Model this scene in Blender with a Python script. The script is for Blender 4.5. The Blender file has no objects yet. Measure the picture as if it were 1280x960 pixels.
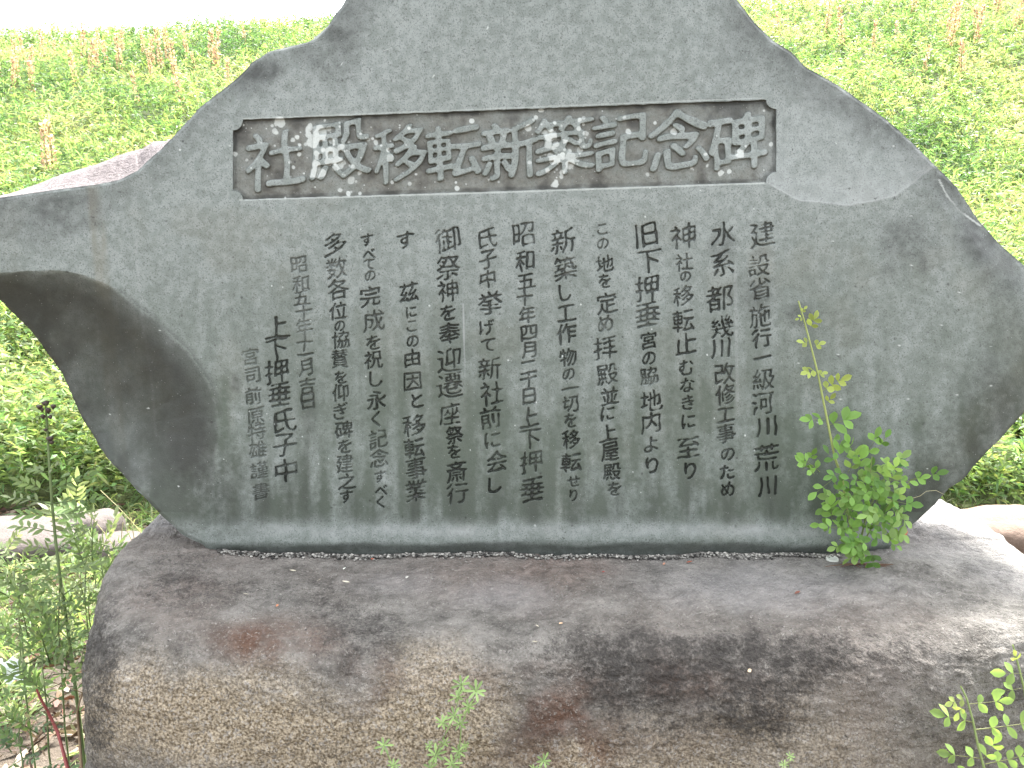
import bpy, math, random
import numpy as np
from mathutils import Vector, Matrix
R = math.radians
rng = np.random.default_rng(7)
random.seed(7)
S = bpy.context.scene
COL = S.collection

# ------------------------------------------------------------------ camera
F = 1065.0
PITCH, CAM = R(12.0), np.array([0.0, -1.60, 1.30])
cam = bpy.data.cameras.new('camera'); cam.sensor_width = 36.0; cam.lens = 36.0 * F / 1280.0
cam.clip_start = 0.05; cam.clip_end = 3000
camo = bpy.data.objects.new('camera', cam); COL.objects.link(camo)
camo.location = CAM; camo.rotation_euler = (R(90) - PITCH, 0, 0); S.camera = camo

# ------------------------------------------------------------------ sky, sun, exposure
SUN_EL, SUN_AZ = R(56), R(22)            # high, behind the stone, a little to the right
w = bpy.data.worlds.new('World'); S.world = w; w.use_nodes = True
nt = w.node_tree; nt.nodes.clear()
sky = nt.nodes.new('ShaderNodeTexSky'); sky.sky_type = 'NISHITA'; sky.sun_disc = False
sky.sun_elevation = SUN_EL; sky.sun_rotation = SUN_AZ; sky.dust_density = 4.0; sky.air_density = 1.0
hs = nt.nodes.new('ShaderNodeHueSaturation'); hs.inputs['Saturation'].default_value = 0.22   # thin overcast: whiter than a clear sky
bg = nt.nodes.new('ShaderNodeBackground'); bg.inputs['Strength'].default_value = 0.07
wo = nt.nodes.new('ShaderNodeOutputWorld')
nt.links.new(sky.outputs[0], hs.inputs['Color']); nt.links.new(hs.outputs[0], bg.inputs[0]); nt.links.new(bg.outputs[0], wo.inputs[0])
sl = bpy.data.lights.new('sun', 'SUN'); sl.energy = 1.5; sl.angle = R(14); sl.color = (1.0, 0.97, 0.92)
so = bpy.data.objects.new('sun', sl); COL.objects.link(so)
sd = Vector((math.sin(SUN_AZ) * math.cos(SUN_EL), math.cos(SUN_AZ) * math.cos(SUN_EL), math.sin(SUN_EL)))
so.rotation_euler = (-sd).to_track_quat('-Z', 'Y').to_euler()
S.view_settings.view_transform = 'Standard'; S.view_settings.look = 'None'
S.view_settings.exposure = 4.1; S.view_settings.gamma = 1.0; S.view_settings.use_curve_mapping = False
S.cycles.max_bounces = 6; S.cycles.transparent_max_bounces = 4

# ------------------------------------------------------------------ helpers
CP, SP = math.cos(PITCH), math.sin(PITCH)
def rays(px, py):
    a = (np.asarray(px, float) - 640) / F; b = (480 - np.asarray(py, float)) / F
    return np.stack([a, CP + b * SP, -SP + b * CP], -1)
def proj(P):
    d = np.asarray(P) - CAM
    z = d[..., 1] * CP - d[..., 2] * SP
    return 640 + F * d[..., 0] / z, 480 - F * (d[..., 1] * SP + d[..., 2] * CP) / z
def atY(px, py, Y):
    r = rays(px, py); return CAM + r * ((Y - CAM[1]) / r[..., 1])[..., None]
def atZ(px, py, Z):
    r = rays(px, py); return CAM + r * ((Z - CAM[2]) / r[..., 2])[..., None]
LEAN = R(6); ZB = 0.612
SN = np.array([0, -math.cos(LEAN), math.sin(LEAN)]); S0 = np.array([0, 0, ZB])
def onslab(px, py, depth=0.0):
    r = rays(px, py)
    t = (np.dot(S0 - CAM, SN) - np.asarray(depth)) / (r @ SN)
    return CAM + r * t[..., None]

def hsh(ix, iy, iz, seed):
    h = (ix.astype(np.int64) * 374761393 + iy.astype(np.int64) * 668265263 + iz.astype(np.int64) * 2147483647 + seed * 1274126177) & 0xffffffff
    h = ((h ^ (h >> 13)) * 1274126177) & 0xffffffff
    h = ((h ^ (h >> 16)) * 668265263) & 0xffffffff
    return ((h ^ (h >> 15)) & 0xffff) / 65535.0
def vn(x, y, z=None, seed=0):
    x = np.asarray(x, float); y = np.asarray(y, float)
    z = np.zeros_like(x) if z is None else np.asarray(z, float)
    ix, iy, iz = np.floor(x), np.floor(y), np.floor(z)
    fx, fy, fz = x - ix, y - iy, z - iz
    fx, fy, fz = [t * t * (3 - 2 * t) for t in (fx, fy, fz)]
    o = 0
    for dx in (0, 1):
        for dy in (0, 1):
            wxy = (fx if dx else 1 - fx) * (fy if dy else 1 - fy)
            for dz in (0, 1):
                o = o + wxy * (fz if dz else 1 - fz) * hsh(ix + dx, iy + dy, iz + dz, seed)
    return o * 2 - 1
def vn2(x, y, seed=0):
    ix, iy = np.floor(x), np.floor(y); fx, fy = x - ix, y - iy
    fx = fx * fx * (3 - 2 * fx); fy = fy * fy * (3 - 2 * fy); zz = np.zeros_like(ix)
    a = hsh(ix, iy, zz, seed); b = hsh(ix + 1, iy, zz, seed); c = hsh(ix, iy + 1, zz, seed); d = hsh(ix + 1, iy + 1, zz, seed)
    return ((a * (1 - fx) + b * fx) * (1 - fy) + (c * (1 - fx) + d * fx) * fy) * 2 - 1
def fbm2(x, y, s, oct=4, seed=0):
    o = 0; a = 1.0
    for k in range(oct):
        o = o + a * vn2(x / s + 17.3 * k, y / s - 9.1 * k, seed + k); a *= .5; s *= .5
    return o / 1.6
def fbm3(P, s, oct=4, seed=0):
    o = 0; a = 1.0
    for k in range(oct):
        o = o + a * vn(P[..., 0] / s + 17.3 * k, P[..., 1] / s - 9.1 * k, P[..., 2] / s + 5.7 * k, seed + k); a *= .5; s *= .5
    return o / 1.6
def sst(a, b, x):
    t = np.clip((x - a) / (b - a), 0, 1); return t * t * (3 - 2 * t)

def mesh_np(name, V, faces, attrs=None, cols=None, mat=None, parent=None, smooth=True, mats=None, mi=None):
    """faces: (n,4) or (n,3) int array"""
    me = bpy.data.meshes.new(name)
    V = np.ascontiguousarray(V, np.float32); faces = np.ascontiguousarray(faces, np.int32)
    n, k = faces.shape
    me.vertices.add(len(V)); me.vertices.foreach_set('co', V.ravel())
    me.loops.add(n * k); me.loops.foreach_set('vertex_index', faces.ravel())
    me.polygons.add(n); me.polygons.foreach_set('loop_start', np.arange(0, n * k, k, dtype=np.int32))
    me.polygons.foreach_set('loop_total', np.full(n, k, np.int32))
    me.polygons.foreach_set('use_smooth', np.full(n, smooth))
    for m_ in (mats or [mat]): me.materials.append(m_)
    if mi is not None: me.polygons.foreach_set('material_index', np.ascontiguousarray(mi, np.int32))
    me.update(calc_edges=True)
    for an, av in (attrs or {}).items():
        a = me.attributes.new(an, 'FLOAT', 'POINT'); a.data.foreach_set('value', np.ascontiguousarray(av, np.float32))
    if cols is not None:
        a = me.attributes.new('col', 'FLOAT_COLOR', 'POINT')
        c4 = np.ones((len(V), 4), np.float32); c4[:, :3] = cols; a.data.foreach_set('color', c4.ravel())
    o = bpy.data.objects.new(name, me); COL.objects.link(o)
    if parent is not None:
        o.parent = parent; o.matrix_parent_inverse = Matrix.Translation(-Vector(parent.location))
    return o
def tag(o, label=None, cat=None, group=None, kind=None):
    if label: o['label'] = label
    if cat: o['category'] = cat
    if group: o['group'] = group
    if kind: o['kind'] = kind
    return o
def empty(name, loc, label, cat, group=None):
    o = bpy.data.objects.new(name, None); o.empty_display_size = .05; COL.objects.link(o); o.location = loc
    return tag(o, label, cat, group)

# ---- node helper
class NT:
    def __init__(s, name):
        s.m = bpy.data.materials.new(name); s.m.use_nodes = True; s.t = s.m.node_tree; s.t.nodes.clear()
        s.out = s.n('ShaderNodeOutputMaterial')
    def n(s, ty, **k):
        x = s.t.nodes.new(ty)
        for a, b in k.items(): setattr(x, a, b)
        return x
    def l(s, a, b): s.t.links.new(a, b)
    def put(s, sock, v):
        if isinstance(v, bpy.types.NodeSocket): s.l(v, sock)
        elif isinstance(v, (tuple, list)) and len(v) == 3 and sock.type == 'RGBA': sock.default_value = (*v, 1)
        else: sock.default_value = v
    def attr(s, name, color=False):
        a = s.n('ShaderNodeAttribute', attribute_name=name); return a.outputs['Color' if color else 'Fac']
    def pos(s): return s.n('ShaderNodeNewGeometry').outputs['Position']
    def noise(s, scale, detail=4, rough=.55, vec=None, dist=0):
        x = s.n('ShaderNodeTexNoise'); x.inputs['Scale'].default_value = scale; x.inputs['Detail'].default_value = detail
        x.inputs['Roughness'].default_value = rough; x.inputs['Distortion'].default_value = dist
        s.l(vec or s.pos(), x.inputs['Vector']); return x.outputs['Fac']
    def voro(s, scale, feature='F1', out='Distance'):
        x = s.n('ShaderNodeTexVoronoi', feature=feature); x.inputs['Scale'].default_value = scale
        s.l(s.pos(), x.inputs['Vector']); return x.outputs[out]
    def ramp(s, v, a, b, lo=0., hi=1.):
        x = s.n('ShaderNodeMapRange', interpolation_type='SMOOTHSTEP'); s.put(x.inputs[0], v)
        for i, q in enumerate((a, b, lo, hi)): x.inputs[i + 1].default_value = q
        return x.outputs[0]
    def math(s, op, a, b=0., clamp=False):
        x = s.n('ShaderNodeMath', operation=op, use_clamp=clamp); s.put(x.inputs[0], a); s.put(x.inputs[1], b); return x.outputs[0]
    def mix(s, f, a, b, mode='MIX'):
        x = s.n('ShaderNodeMix', data_type='RGBA', blend_type=mode)
        s.put(x.inputs[0], f); s.put(x.inputs[6], a); s.put(x.inputs[7], b); return x.outputs[2]
    def bump(s, h, strength, dist, normal=None):
        x = s.n('ShaderNodeBump'); x.inputs['Strength'].default_value = strength; x.inputs['Distance'].default_value = dist
        s.l(h, x.inputs['Height'])
        if normal: s.l(normal, x.inputs['Normal'])
        return x.outputs[0]
    def bsdf(s, col, rough, normal=None, spec=.5):
        x = s.n('ShaderNodeBsdfPrincipled'); s.put(x.inputs['Base Color'], col); s.put(x.inputs['Roughness'], rough)
        x.inputs['Specular IOR Level'].default_value = spec
        if normal: s.l(normal, x.inputs['Normal'])
        s.l(x.outputs[0], s.out.inputs[0]); return x

# ------------------------------------------------------------------ materials
def slab_mat():
    t = NT('dressed_stone')
    c = t.mix(t.noise(3.0, 5), (.146, .165, .148), (.214, .233, .222))
    c = t.mix(t.ramp(t.noise(60, 3), .35, .65), c, t.mix(1, c, (.72, .74, .72), 'MULTIPLY'))
    c = t.mix(t.math('MULTIPLY', t.ramp(t.noise(330, 3, .7), .49, .68), .80), c, (.05, .054, .048))
    c = t.mix(t.math('MULTIPLY', t.attr('tan'), .8), c, (.13, .112, .072))
    c = t.mix(t.attr('algae_shade'), c, (.042, .055, .038))
    c = t.mix(t.attr('pale'), c, (.30, .31, .305))
    c = t.mix(t.math('MULTIPLY', t.attr('brown'), .9), c, t.mix(t.noise(170, 4), (.018, .015, .010), (.145, .135, .108)))
    c = t.mix(t.math('MULTIPLY', t.attr('dirt'), .93, True), c, (.010, .011, .008))
    # dark pits and bright mineral / lichen flecks
    c = t.mix(t.ramp(t.noise(170, 1, .3), .74, .80, 0, .7), c, (.035, .036, .03))
    c = t.mix(t.ramp(t.voro(110), .075, .03), c, (.33, .34, .33))
    c = t.mix(t.math('MULTIPLY', t.attr('lichen'), 1.0, True), c, t.mix(t.noise(300, 2), (.28, .30, .28), (.46, .48, .45)))
    h = t.math('ADD', t.noise(300, 4, .6), t.math('MULTIPLY', t.noise(40, 3), .8))
    r = t.ramp(t.noise(25, 3), .3, .7, .50, .66)
    t.bsdf(c, r, t.bump(h, .35, .0018), .45)
    return t.m
def slabside_mat():
    t = NT('split_stone')
    c = t.mix(t.noise(40, 5, .65), (.05, .042, .043), (.17, .148, .148))
    c = t.mix(t.ramp(t.noise(140, 3), .5, .7), c, (.07, .06, .058))
    t.bsdf(c, .85, t.bump(t.noise(110, 5, .7), .8, .008), .2)
    return t.m
def base_mat():
    t = NT('weathered_granite')
    g = t.noise(230, 3, .6); v = t.voro(260, out='Color')
    sep = t.n('ShaderNodeSeparateColor'); t.l(v, sep.inputs[0])
    c = t.mix(t.ramp(t.noise(16, 8, .74), .28, .72), (.066, .061, .053), (.255, .24, .215))
    pink = t.mix(t.ramp(t.noise(45, 6, .72), .3, .7), (.085, .066, .054), (.245, .198, .170))
    c = t.mix(t.attr('pink'), c, pink)
    beige = t.mix(t.ramp(g, .32, .68), (.10, .072, .040), (.47, .395, .285))
    c = t.mix(t.attr('beige'), c, beige)
    c = t.mix(t.attr('rust'), c, t.mix(g, (.034, .014, .008), (.155, .078, .045)))
    c = t.mix(t.math('MULTIPLY', t.ramp(sep.outputs[0], .8, .95, .0, .45), t.math('ADD', t.attr('beige'), .25, True)), c, (.42, .40, .37))
    c = t.mix(t.ramp(t.noise(150, 5, .75, dist=.6), .53, .68, 0, .75), c, (.035, .032, .029))
    c = t.mix(t.ramp(t.noise(150, 6, .78), .54, .68, 0, .75), c, (.40, .375, .335))
    n = t.math('ADD', t.math('MULTIPLY', t.ramp(t.noise(34, 8, .76), .3, .7), .38), t.math('MULTIPLY', t.ramp(t.noise(170, 5, .75), .32, .68), .34))
    d = t.math('MULTIPLY', t.ramp(t.math('ADD', t.math('MULTIPLY', n, .9), t.math('MULTIPLY', t.attr('dark'), .72)), .48, 1.02), .90, True)
    c = t.mix(d, c, t.mix(g, (.006, .0055, .0045), (.05, .044, .039)))
    c = t.mix(t.attr('pale'), c, (.36, .35, .345))
    h = t.math('ADD', t.noise(260, 4, .65), t.math('MULTIPLY', t.noise(70, 4, .6), 1.6))
    t.bsdf(c, .78, t.bump(h, 1.0, .009), .28)
    return t.m
def leaf_mat(name, col=None, trans=.45, rough=.5, spec=.35):
    t = NT(name)
    c = t.attr('col', True) if col is None else t.mix(t.noise(60, 2), [q * .75 for q in col], [q * 1.25 for q in col])
    p = t.n('ShaderNodeBsdfPrincipled'); t.put(p.inputs['Base Color'], c); p.inputs['Roughness'].default_value = rough
    p.inputs['Specular IOR Level'].default_value = spec
    tr = t.n('ShaderNodeBsdfTranslucent'); t.put(tr.inputs[0], t.mix(1, c, (1.35, 1.3, .8), 'MULTIPLY'))
    m = t.n('ShaderNodeMixShader'); m.inputs[0].default_value = trans
    t.l(p.outputs[0], m.inputs[1]); t.l(tr.outputs[0], m.inputs[2]); t.l(m.outputs[0], t.out.inputs[0])
    return t.m
def plain_mat(name, a, b, scale, rough=.8, bump=.0, bs=60):
    t = NT(name)
    t.bsdf(t.mix(t.noise(scale, 5, .6), a, b), rough, t.bump(t.noise(bs, 5, .65), .8, bump) if bump else None, .3)
    return t.m
M_SLAB, M_SIDE, M_BASE = slab_mat(), slabside_mat(), base_mat()
M_MEADOW = leaf_mat('meadow_leaf', trans=.55); M_LEAF = leaf_mat('plant_leaf', trans=.5)
M_STEM = leaf_mat('plant_stem', trans=.1)
M_SOIL = plain_mat('soil', (.03, .024, .018), (.10, .08, .06), 14, .9, .02, 40)
M_LITTER = leaf_mat('dead_leaf', trans=.15, rough=.7)
M_PALE = plain_mat('pale_boulder', (.05, .042, .038), (.105, .088, .08), 22, .85, .006, 90)
M_TANST = plain_mat('tan_boulder', (.07, .047, .034), (.15, .105, .08), 16, .85, .006, 70)
M_MORTAR = plain_mat('gravel_mortar', (.12, .115, .10), (.42, .40, .36), 160, .9, .004, 200)

# ------------------------------------------------------------------ glyph bitmaps (outlines of the built-in font, rasterised)
GN = 144; GPAD = 16            # em = GN-2*GPAD pixels
_gc = {}
def blur(a, s, s0=None):
    K = []
    for q in (s0 or s, s):
        k = np.exp(-.5 * (np.arange(-int(3 * q) - 1, int(3 * q) + 2) / q) ** 2); K.append(k / k.sum())
    a = np.apply_along_axis(lambda r: np.convolve(r, K[0], 'same'), 0, a)
    return np.apply_along_axis(lambda r: np.convolve(r, K[1], 'same'), 1, a)
def glyph(ch, fat=0.0):
    if (ch, fat) in _gc: return _gc[(ch, fat)]
    cu = bpy.data.curves.new('glyph', 'FONT'); cu.body = ch; cu.resolution_u = 3; cu.offset = fat
    ob = bpy.data.objects.new('glyph', cu); COL.objects.link(ob)
    dg = bpy.context.evaluated_depsgraph_get()
    me = ob.evaluated_get(dg).to_mesh(); me.calc_loop_triangles()
    v = np.array([q.co[:2] for q in me.vertices]); tris = [tuple(q.vertices) for q in me.loop_triangles]
    ob.evaluated_get(dg).to_mesh_clear(); bpy.data.objects.remove(ob); bpy.data.curves.remove(cu)
    im = np.zeros((GN, GN), np.float32)
    if len(v):
        c = (v.min(0) + v.max(0)) / 2; size = 1.0
        p = (v - c) / size * (GN - 2 * GPAD); p[:, 1] *= -1; p += GN / 2
        for t in tris:
            a, b, d = p[t[0]], p[t[1]], p[t[2]]
            lo = np.maximum(np.floor(np.min([a, b, d], 0)).astype(int), 0); hi = np.minimum(np.ceil(np.max([a, b, d], 0)).astype(int) + 1, GN)
            if (hi <= lo).any(): continue
            X, Y = np.meshgrid(np.arange(lo[0], hi[0]) + .5, np.arange(lo[1], hi[1]) + .5)
            den = (b[1] - d[1]) * (a[0] - d[0]) + (d[0] - b[0]) * (a[1] - d[1])
            if abs(den) < 1e-9: continue
            l1 = ((b[1] - d[1]) * (X - d[0]) + (d[0] - b[0]) * (Y - d[1])) / den
            l2 = ((d[1] - a[1]) * (X - d[0]) + (a[0] - d[0]) * (Y - d[1])) / den
            im[lo[1]:hi[1], lo[0]:hi[0]][(l1 >= -.02) & (l2 >= -.02) & (1 - l1 - l2 >= -.02)] = 1
    _gc[(ch, fat)] = im
    return im
def bil(im, x, y):
    h, w_ = im.shape; x = np.clip(x, 0, w_ - 1.001); y = np.clip(y, 0, h - 1.001)
    ix, iy = x.astype(int), y.astype(int); fx, fy = x - ix, y - iy
    return (im[iy, ix] * (1 - fx) + im[iy, ix + 1] * fx) * (1 - fy) + (im[iy + 1, ix] * (1 - fx) + im[iy + 1, ix + 1] * fx) * fy

CX0, CY0, CX1, CY1, CS = 280, 115, 990, 645, 3           # canvas over the written part, 3 samples per unit
CW, CH = (CX1 - CX0) * CS, (CY1 - CY0) * CS
eng = np.zeros((CH, CW), np.float32); engid = np.full((CH, CW), -1, np.int16)
rai = np.zeros((CH, CW), np.float32); raiid = np.full((CH, CW), -1, np.int16)
def stamp(canvas, ids, ch, idn, cx, cy, em, rot, slope, thr, amp, wob, fat=0., sx=1., seed=0, sg=(2.0, 3.2)):
    im = glyph(ch, fat)
    r = em * .72
    x0, x1 = int((cx - r - CX0) * CS), int((cx + r - CX0) * CS); y0, y1 = int((cy - r - CY0) * CS), int((cy + r - CY0) * CS)
    x0, y0 = max(x0, 0), max(y0, 0); x1, y1 = min(x1, CW), min(y1, CH)
    if x1 <= x0 or y1 <= y0: return
    X, Y = np.meshgrid(np.arange(x0, x1) / CS + CX0 - cx, np.arange(y0, y1) / CS + CY0 - cy)
    wx = vn2((X + cx) / (em * .33), (Y + cy) / (em * .33), seed) * em * wob; wy = vn2((X + cx) / (em * .36) + 40, (Y + cy) / (em * .36), seed + 3) * em * wob
    X, Y = X + wx, Y + wy
    c, s = math.cos(rot), math.sin(rot)
    U = c * X + s * Y; W = -s * X + c * Y
    W = W + slope * U                                      # horizontals climb to the right, as with a brush
    k = (GN - 2 * GPAD) / em
    sk = ('soft', ch, fat, sg)
    if sk not in _gc: _gc[sk] = blur(im, *sg).astype(np.float32)
    g = bil(_gc[sk], U * k / sx + GN / 2, W * k + GN / 2)
    th = thr + amp * vn2((X + cx) / (em * .16), (Y + cy) / (em * .16), seed + 9)       # thick and thin
    g = sst(th - .10, th + .10, g)
    sub = canvas[y0:y1, x0:x1]; si = ids[y0:y1, x0:x1]
    si[g > np.maximum(sub, .02)] = idn
    np.maximum(sub, g, out=sub)

TITLE = [('社', 343, 200, 78), ('殿', 425, 188, 80), ('移', 501, 192, 74), ('転', 567, 189, 74), ('新', 638, 188, 78),
         ('築', 706, 181, 78), ('記', 776, 176, 76), ('念', 849, 175, 80), ('碑', 922, 178, 78)]
for i, (ch, x, y, em) in enumerate(TITLE):
    stamp(rai, raiid, ch, i, x, y, em, R(-2), .13, .28, .13, .024, sx=1.0, seed=100 + i, sg=(3.0, 2.2))
COLS = [  # (character, x, y) of every cut letter, right-hand line first
 '建953,293 設949,332 省950,361 施950,395 行952,423 一953,447 級955,474 河953,505 川958,534 荒958,573 川959,608',
 '水904,293 系903,330 都900,373 幾903,408 川901,436 改906,467 修907,493 工907,519 事907,542 の910,568 た909,590 め910,612',
 '神854,296 社855,328 の857,346 移854,370 転854,401 止857,429 む858,459 な859,482 き860,504 に861,527 至861,560 り863,588',
 '旧808,294 下811,328 押809,361 垂809,394 宮811,426 の811,448 脇811,470 地814,501 内814,528 よ814,556 り815,582',
 'こ753,287 の754,305 地756,330 を756,351 定759,379 め757,405 拝757,435 殿759,468 並762,495 に760,517 上760,541 屋762,565 殿765,590 を768,611',
 '新704,302 築707,336 し707,366 工708,392 作708,417 物710,447 の711,468 一713,486 切713,505 を713,526 移714,550 転714,578 せ717,602 り717,619',
 '昭655,294 和656,326 五658,352 十656,372 年659,394 四661,416 月661,438 二660,459 十661,474 日661,496 上661,522 下663,550 押664,578 垂665,611',
 '氏610,298 子610,325 中610,349 挙613,379 げ609,410 て610,432 新612,461 社615,492 前613,522 に616,550 会621,577 し619,606',
 '御559,300 祭560,335 神560,364 を560,391 奉562,417 迎562,450 遷562,482 座563,517 祭568,544 を568,565 斎571,590 行571,617',
 '茲511,366 に514,390 こ515,408 の516,427 由516,448 因516,477 と522,501 移518,532 転518,560 事520,586 業520,613',
 'す459,300 べ461,318 て461,331 の463,345 完463,371 成467,401 を467,428 祝467,450 し470,474 永471,500 く470,524 記473,549 念474,573 す475,596 べ477,613 く476,628',
 '多419,305 数421,335 各423,362 位423,389 の425,408 協426,425 賛425,449 を426,472 仰426,491 ぎ426,514 碑430,537 を431,558 建431,580 之434,602 す433,621',
 '昭374,331 和376,355 五377,373 十380,390 年380,409 十381,429 一382,443 月382,460 吉384,483 日385,502',
 '上346,409 下346,437 押346,465 垂350,493 氏356,526 子356,557 中357,589',
 '宮313,446 司316,470 前317,495 原320,520 特321,540 雄322,562 謹324,588 書326,614',
 'す507,300']
BIGK = set('上下押垂氏子中'); SMALL = set('一十二工川日四')
LINE_DEPTH = [1, 1, .95, 1, .95, 1, .95, 1, 1, .95, .9, .9, .62, 1.05, .5, .95]
linecells = []
for li, line in enumerate(COLS):
    it = [(q[0], *map(float, q[1:].split(','))) for q in line.split()]
    for k, (ch, x, y) in enumerate(it):
        up = y - it[k - 1][2] if k else 32; dn = it[k + 1][2] - y if k < len(it) - 1 else 32
        kana = '\u3040' < ch < '\u30ff'
        em = (min(max(min(up, dn) * .96, 17), 24) if kana else min(max(min((up + dn) * .53, min(up, dn) * 1.07), 23), 36))
        if ch in SMALL: em = min(em, 27)
        if li == 12: em = min(em, 23)
        if li == 14: em = min(em, 23)
        if li == 13: em = 33
        stamp(eng, engid, ch, li, x, y, em, R(-2 + random.uniform(-2, 2)), .14, .64 if em > 28 else .54, .19, .046, sg=(2.6, 3.0) if em > 28 else (2.0, 2.4), sx=random.uniform(.95, 1.06), seed=300 + li * 20 + k)
    linecells.append(it)
DEPTHMUL = np.array(LINE_DEPTH + [0], np.float32)
eng_d = 1.2 * blur(eng * DEPTHMUL[engid], 1.2).astype(np.float32)       # rounded V-cut
eng_halo = blur(eng * DEPTHMUL[engid], 10).astype(np.float32)
rai_s = blur(rai, .9).astype(np.float32)

# ------------------------------------------------------------------ the memorial slab: outline and front face
def pl(pts):
    p = np.array(pts, float); return p
LEFT = pl([(640, -142), (560, -125), (505, -92), (468, -50), (432, 0), (411, 31), (388, 52), (337, 64), (316, 77), (299, 96), (247, 137), (206, 182), (172, 213),
           (148, 225), (117, 231), (69, 237), (0, 247), (-30, 254), (-45, 285), (-48, 320), (-36, 350), (0, 375), (42, 417), (75, 462), (104, 525), (133, 571), (167, 608),
           (204, 646), (229, 669), (254, 681), (262, 690), (266, 706)])
RIGHT = pl([(760, -142), (830, -125), (880, -82), (905, -40), (921, 0), (941, 26), (965, 50), (989, 65), (1007, 84), (1027, 95), (1048, 107), (1072, 124), (1106, 148), (1137, 175),
            (1165, 203), (1196, 234), (1223, 275), (1247, 303), (1278, 330), (1300, 352), (1318, 390), (1320, 430), (1310, 470), (1280, 515), (1245, 554), (1220, 579), (1203, 600),
            (1187, 610), (1168, 631), (1147, 650), (1124, 669), (1112, 684), (1106, 706)])
FY0, FY1, FX0, FX1, ST = 117., 641., 285., 987., .66
ys = np.concatenate([np.arange(-142, FY0, 3.), np.arange(FY0, FY1, ST), np.arange(FY1, 706.1, 2.)])
def outl(P, y, seed, amp):
    x = np.interp(y, P[:, 1], P[:, 0])
    return x + amp * (vn2(y / 9., y * 0 + .5, seed) + .6 * vn2(y / 3.3, y * 0 + .5, seed + 1))
xl = outl(LEFT, ys, 11, 1.0); xr = outl(RIGHT, ys, 13, .7)
nl, nr = 110, 120; nm = int((FX1 - FX0) / ST)
xa = np.maximum(FX0, xl + 10); xb = np.minimum(FX1, xr - 10); bad = xb - xa < 40
mid = (xl + xr) / 2; xa[bad] = (mid - (xr - xl) * .3)[bad]; xb[bad] = (mid + (xr - xl) * .3)[bad]
tl, tm, tr = np.linspace(0, 1, nl, endpoint=False), np.linspace(0, 1, nm, endpoint=False), np.linspace(0, 1, nr)
PX = np.concatenate([xl[:, None] + (xa - xl)[:, None] * tl, xa[:, None] + (xb - xa)[:, None] * tm, xb[:, None] + (xr - xb)[:, None] * tr], 1)
PY = np.repeat(ys[:, None], PX.shape[1], 1)
def segdist(px, py, P):
    d = np.full(px.shape, 1e9, np.float32)
    for a, b in zip(P[:-1], P[1:]):
        ab = b - a; t = np.clip(((px - a[0]) * ab[0] + (py - a[1]) * ab[1]) / (ab @ ab), 0, 1)
        d = np.minimum(d, np.hypot(px - a[0] - t * ab[0], py - a[1] - t * ab[1]).astype(np.float32))
    return d
def inpoly(px, py, P):
    c = np.zeros(px.shape, bool); n = len(P)
    for i in range(n):
        a, b = P[i], P[(i + 1) % n]
        if a[1] == b[1]: continue
        cond = (a[1] > py) != (b[1] > py)
        c ^= cond & (px < (b[0] - a[0]) * (py - a[1]) / (b[1] - a[1]) + a[0])
    return c
dout = np.minimum(segdist(PX, PY, LEFT), segdist(PX, PY, RIGHT))
wx = PX + 3 * fbm2(PX, PY, 40, 3, 5); wy = PY + 3 * fbm2(PX, PY, 40, 3, 6)
# flaked hollow at lower left: falls away down and to the left from a curved lip
ARC1 = pl([(-60, 346), (0, 341), (60, 337), (105, 344), (150, 366), (195, 400), (235, 440), (262, 478), (273, 515), (274, 560), (268, 610), (256, 650), (246, 700)])
in1 = inpoly(wx, wy, np.concatenate([ARC1, pl([(100, 760), (-200, 760), (-200, 346)])]))
d1 = np.where(in1, segdist(wx, wy, ARC1), 0)
d1s = np.where(wx > 130, d1 * d1 / (d1 + 110 * sst(130, 250, wx)+1e-3), d1)
dep = .135 * (1 - np.exp(-d1s / 125)) * (1 - .85 * sst(500, 690, PY))
lower = sst(600, 700, PY) * in1
# shallow flake at upper right with a curved lower lip, leaning up to the light
ARC2 = pl([(872, 125), (915, 200), (955, 228), (1000, 250), (1060, 257), (1120, 245), (1166, 211), (1200, 180)])
in2 = inpoly(wx, wy, np.concatenate([ARC2, pl([(1300, 100), (1000, -200), (840, -200), (853, 20)])]))
d2 = np.where(in2, np.minimum(segdist(wx, wy, ARC2), segdist(wx, wy, pl([(840, -200), (853, 20), (872, 125)])) * 1.5), 0)
panel_far = 1
dep += np.where(in2, .020 * (1 - np.exp(-d2 / 90)), 0) * (1 - sst(1090, 1170, PX))
# edges
dep += .0025 * (1 - sst(0, 4, dout)) + .0016 * (1 - sst(0, 6, dout)) * vn2(PX / 6, PY / 6, 71)
side_r = sst(400, 470, PY) * sst(1030, 1090, PX)
dep += .020 * side_r * (1 - sst(0, 70, dout + 6 * fbm2(PX, PY, 60, 2, 21))) ** 1.5
dep += .016 * sst(205, 300, PY) * (1 - sst(330, 420, PY)) * (PX > 1000) * (1 - sst(0, 36, dout)) ** 1.4
dep += .014 * sst(676 + 5 * fbm2(PX, PY * 0, 60, 2, 8), 694, PY)
dep += .0016 * fbm2(PX, PY, 160, 3, 31) + .0004 * fbm2(PX, PY, 30, 2, 33)
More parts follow.
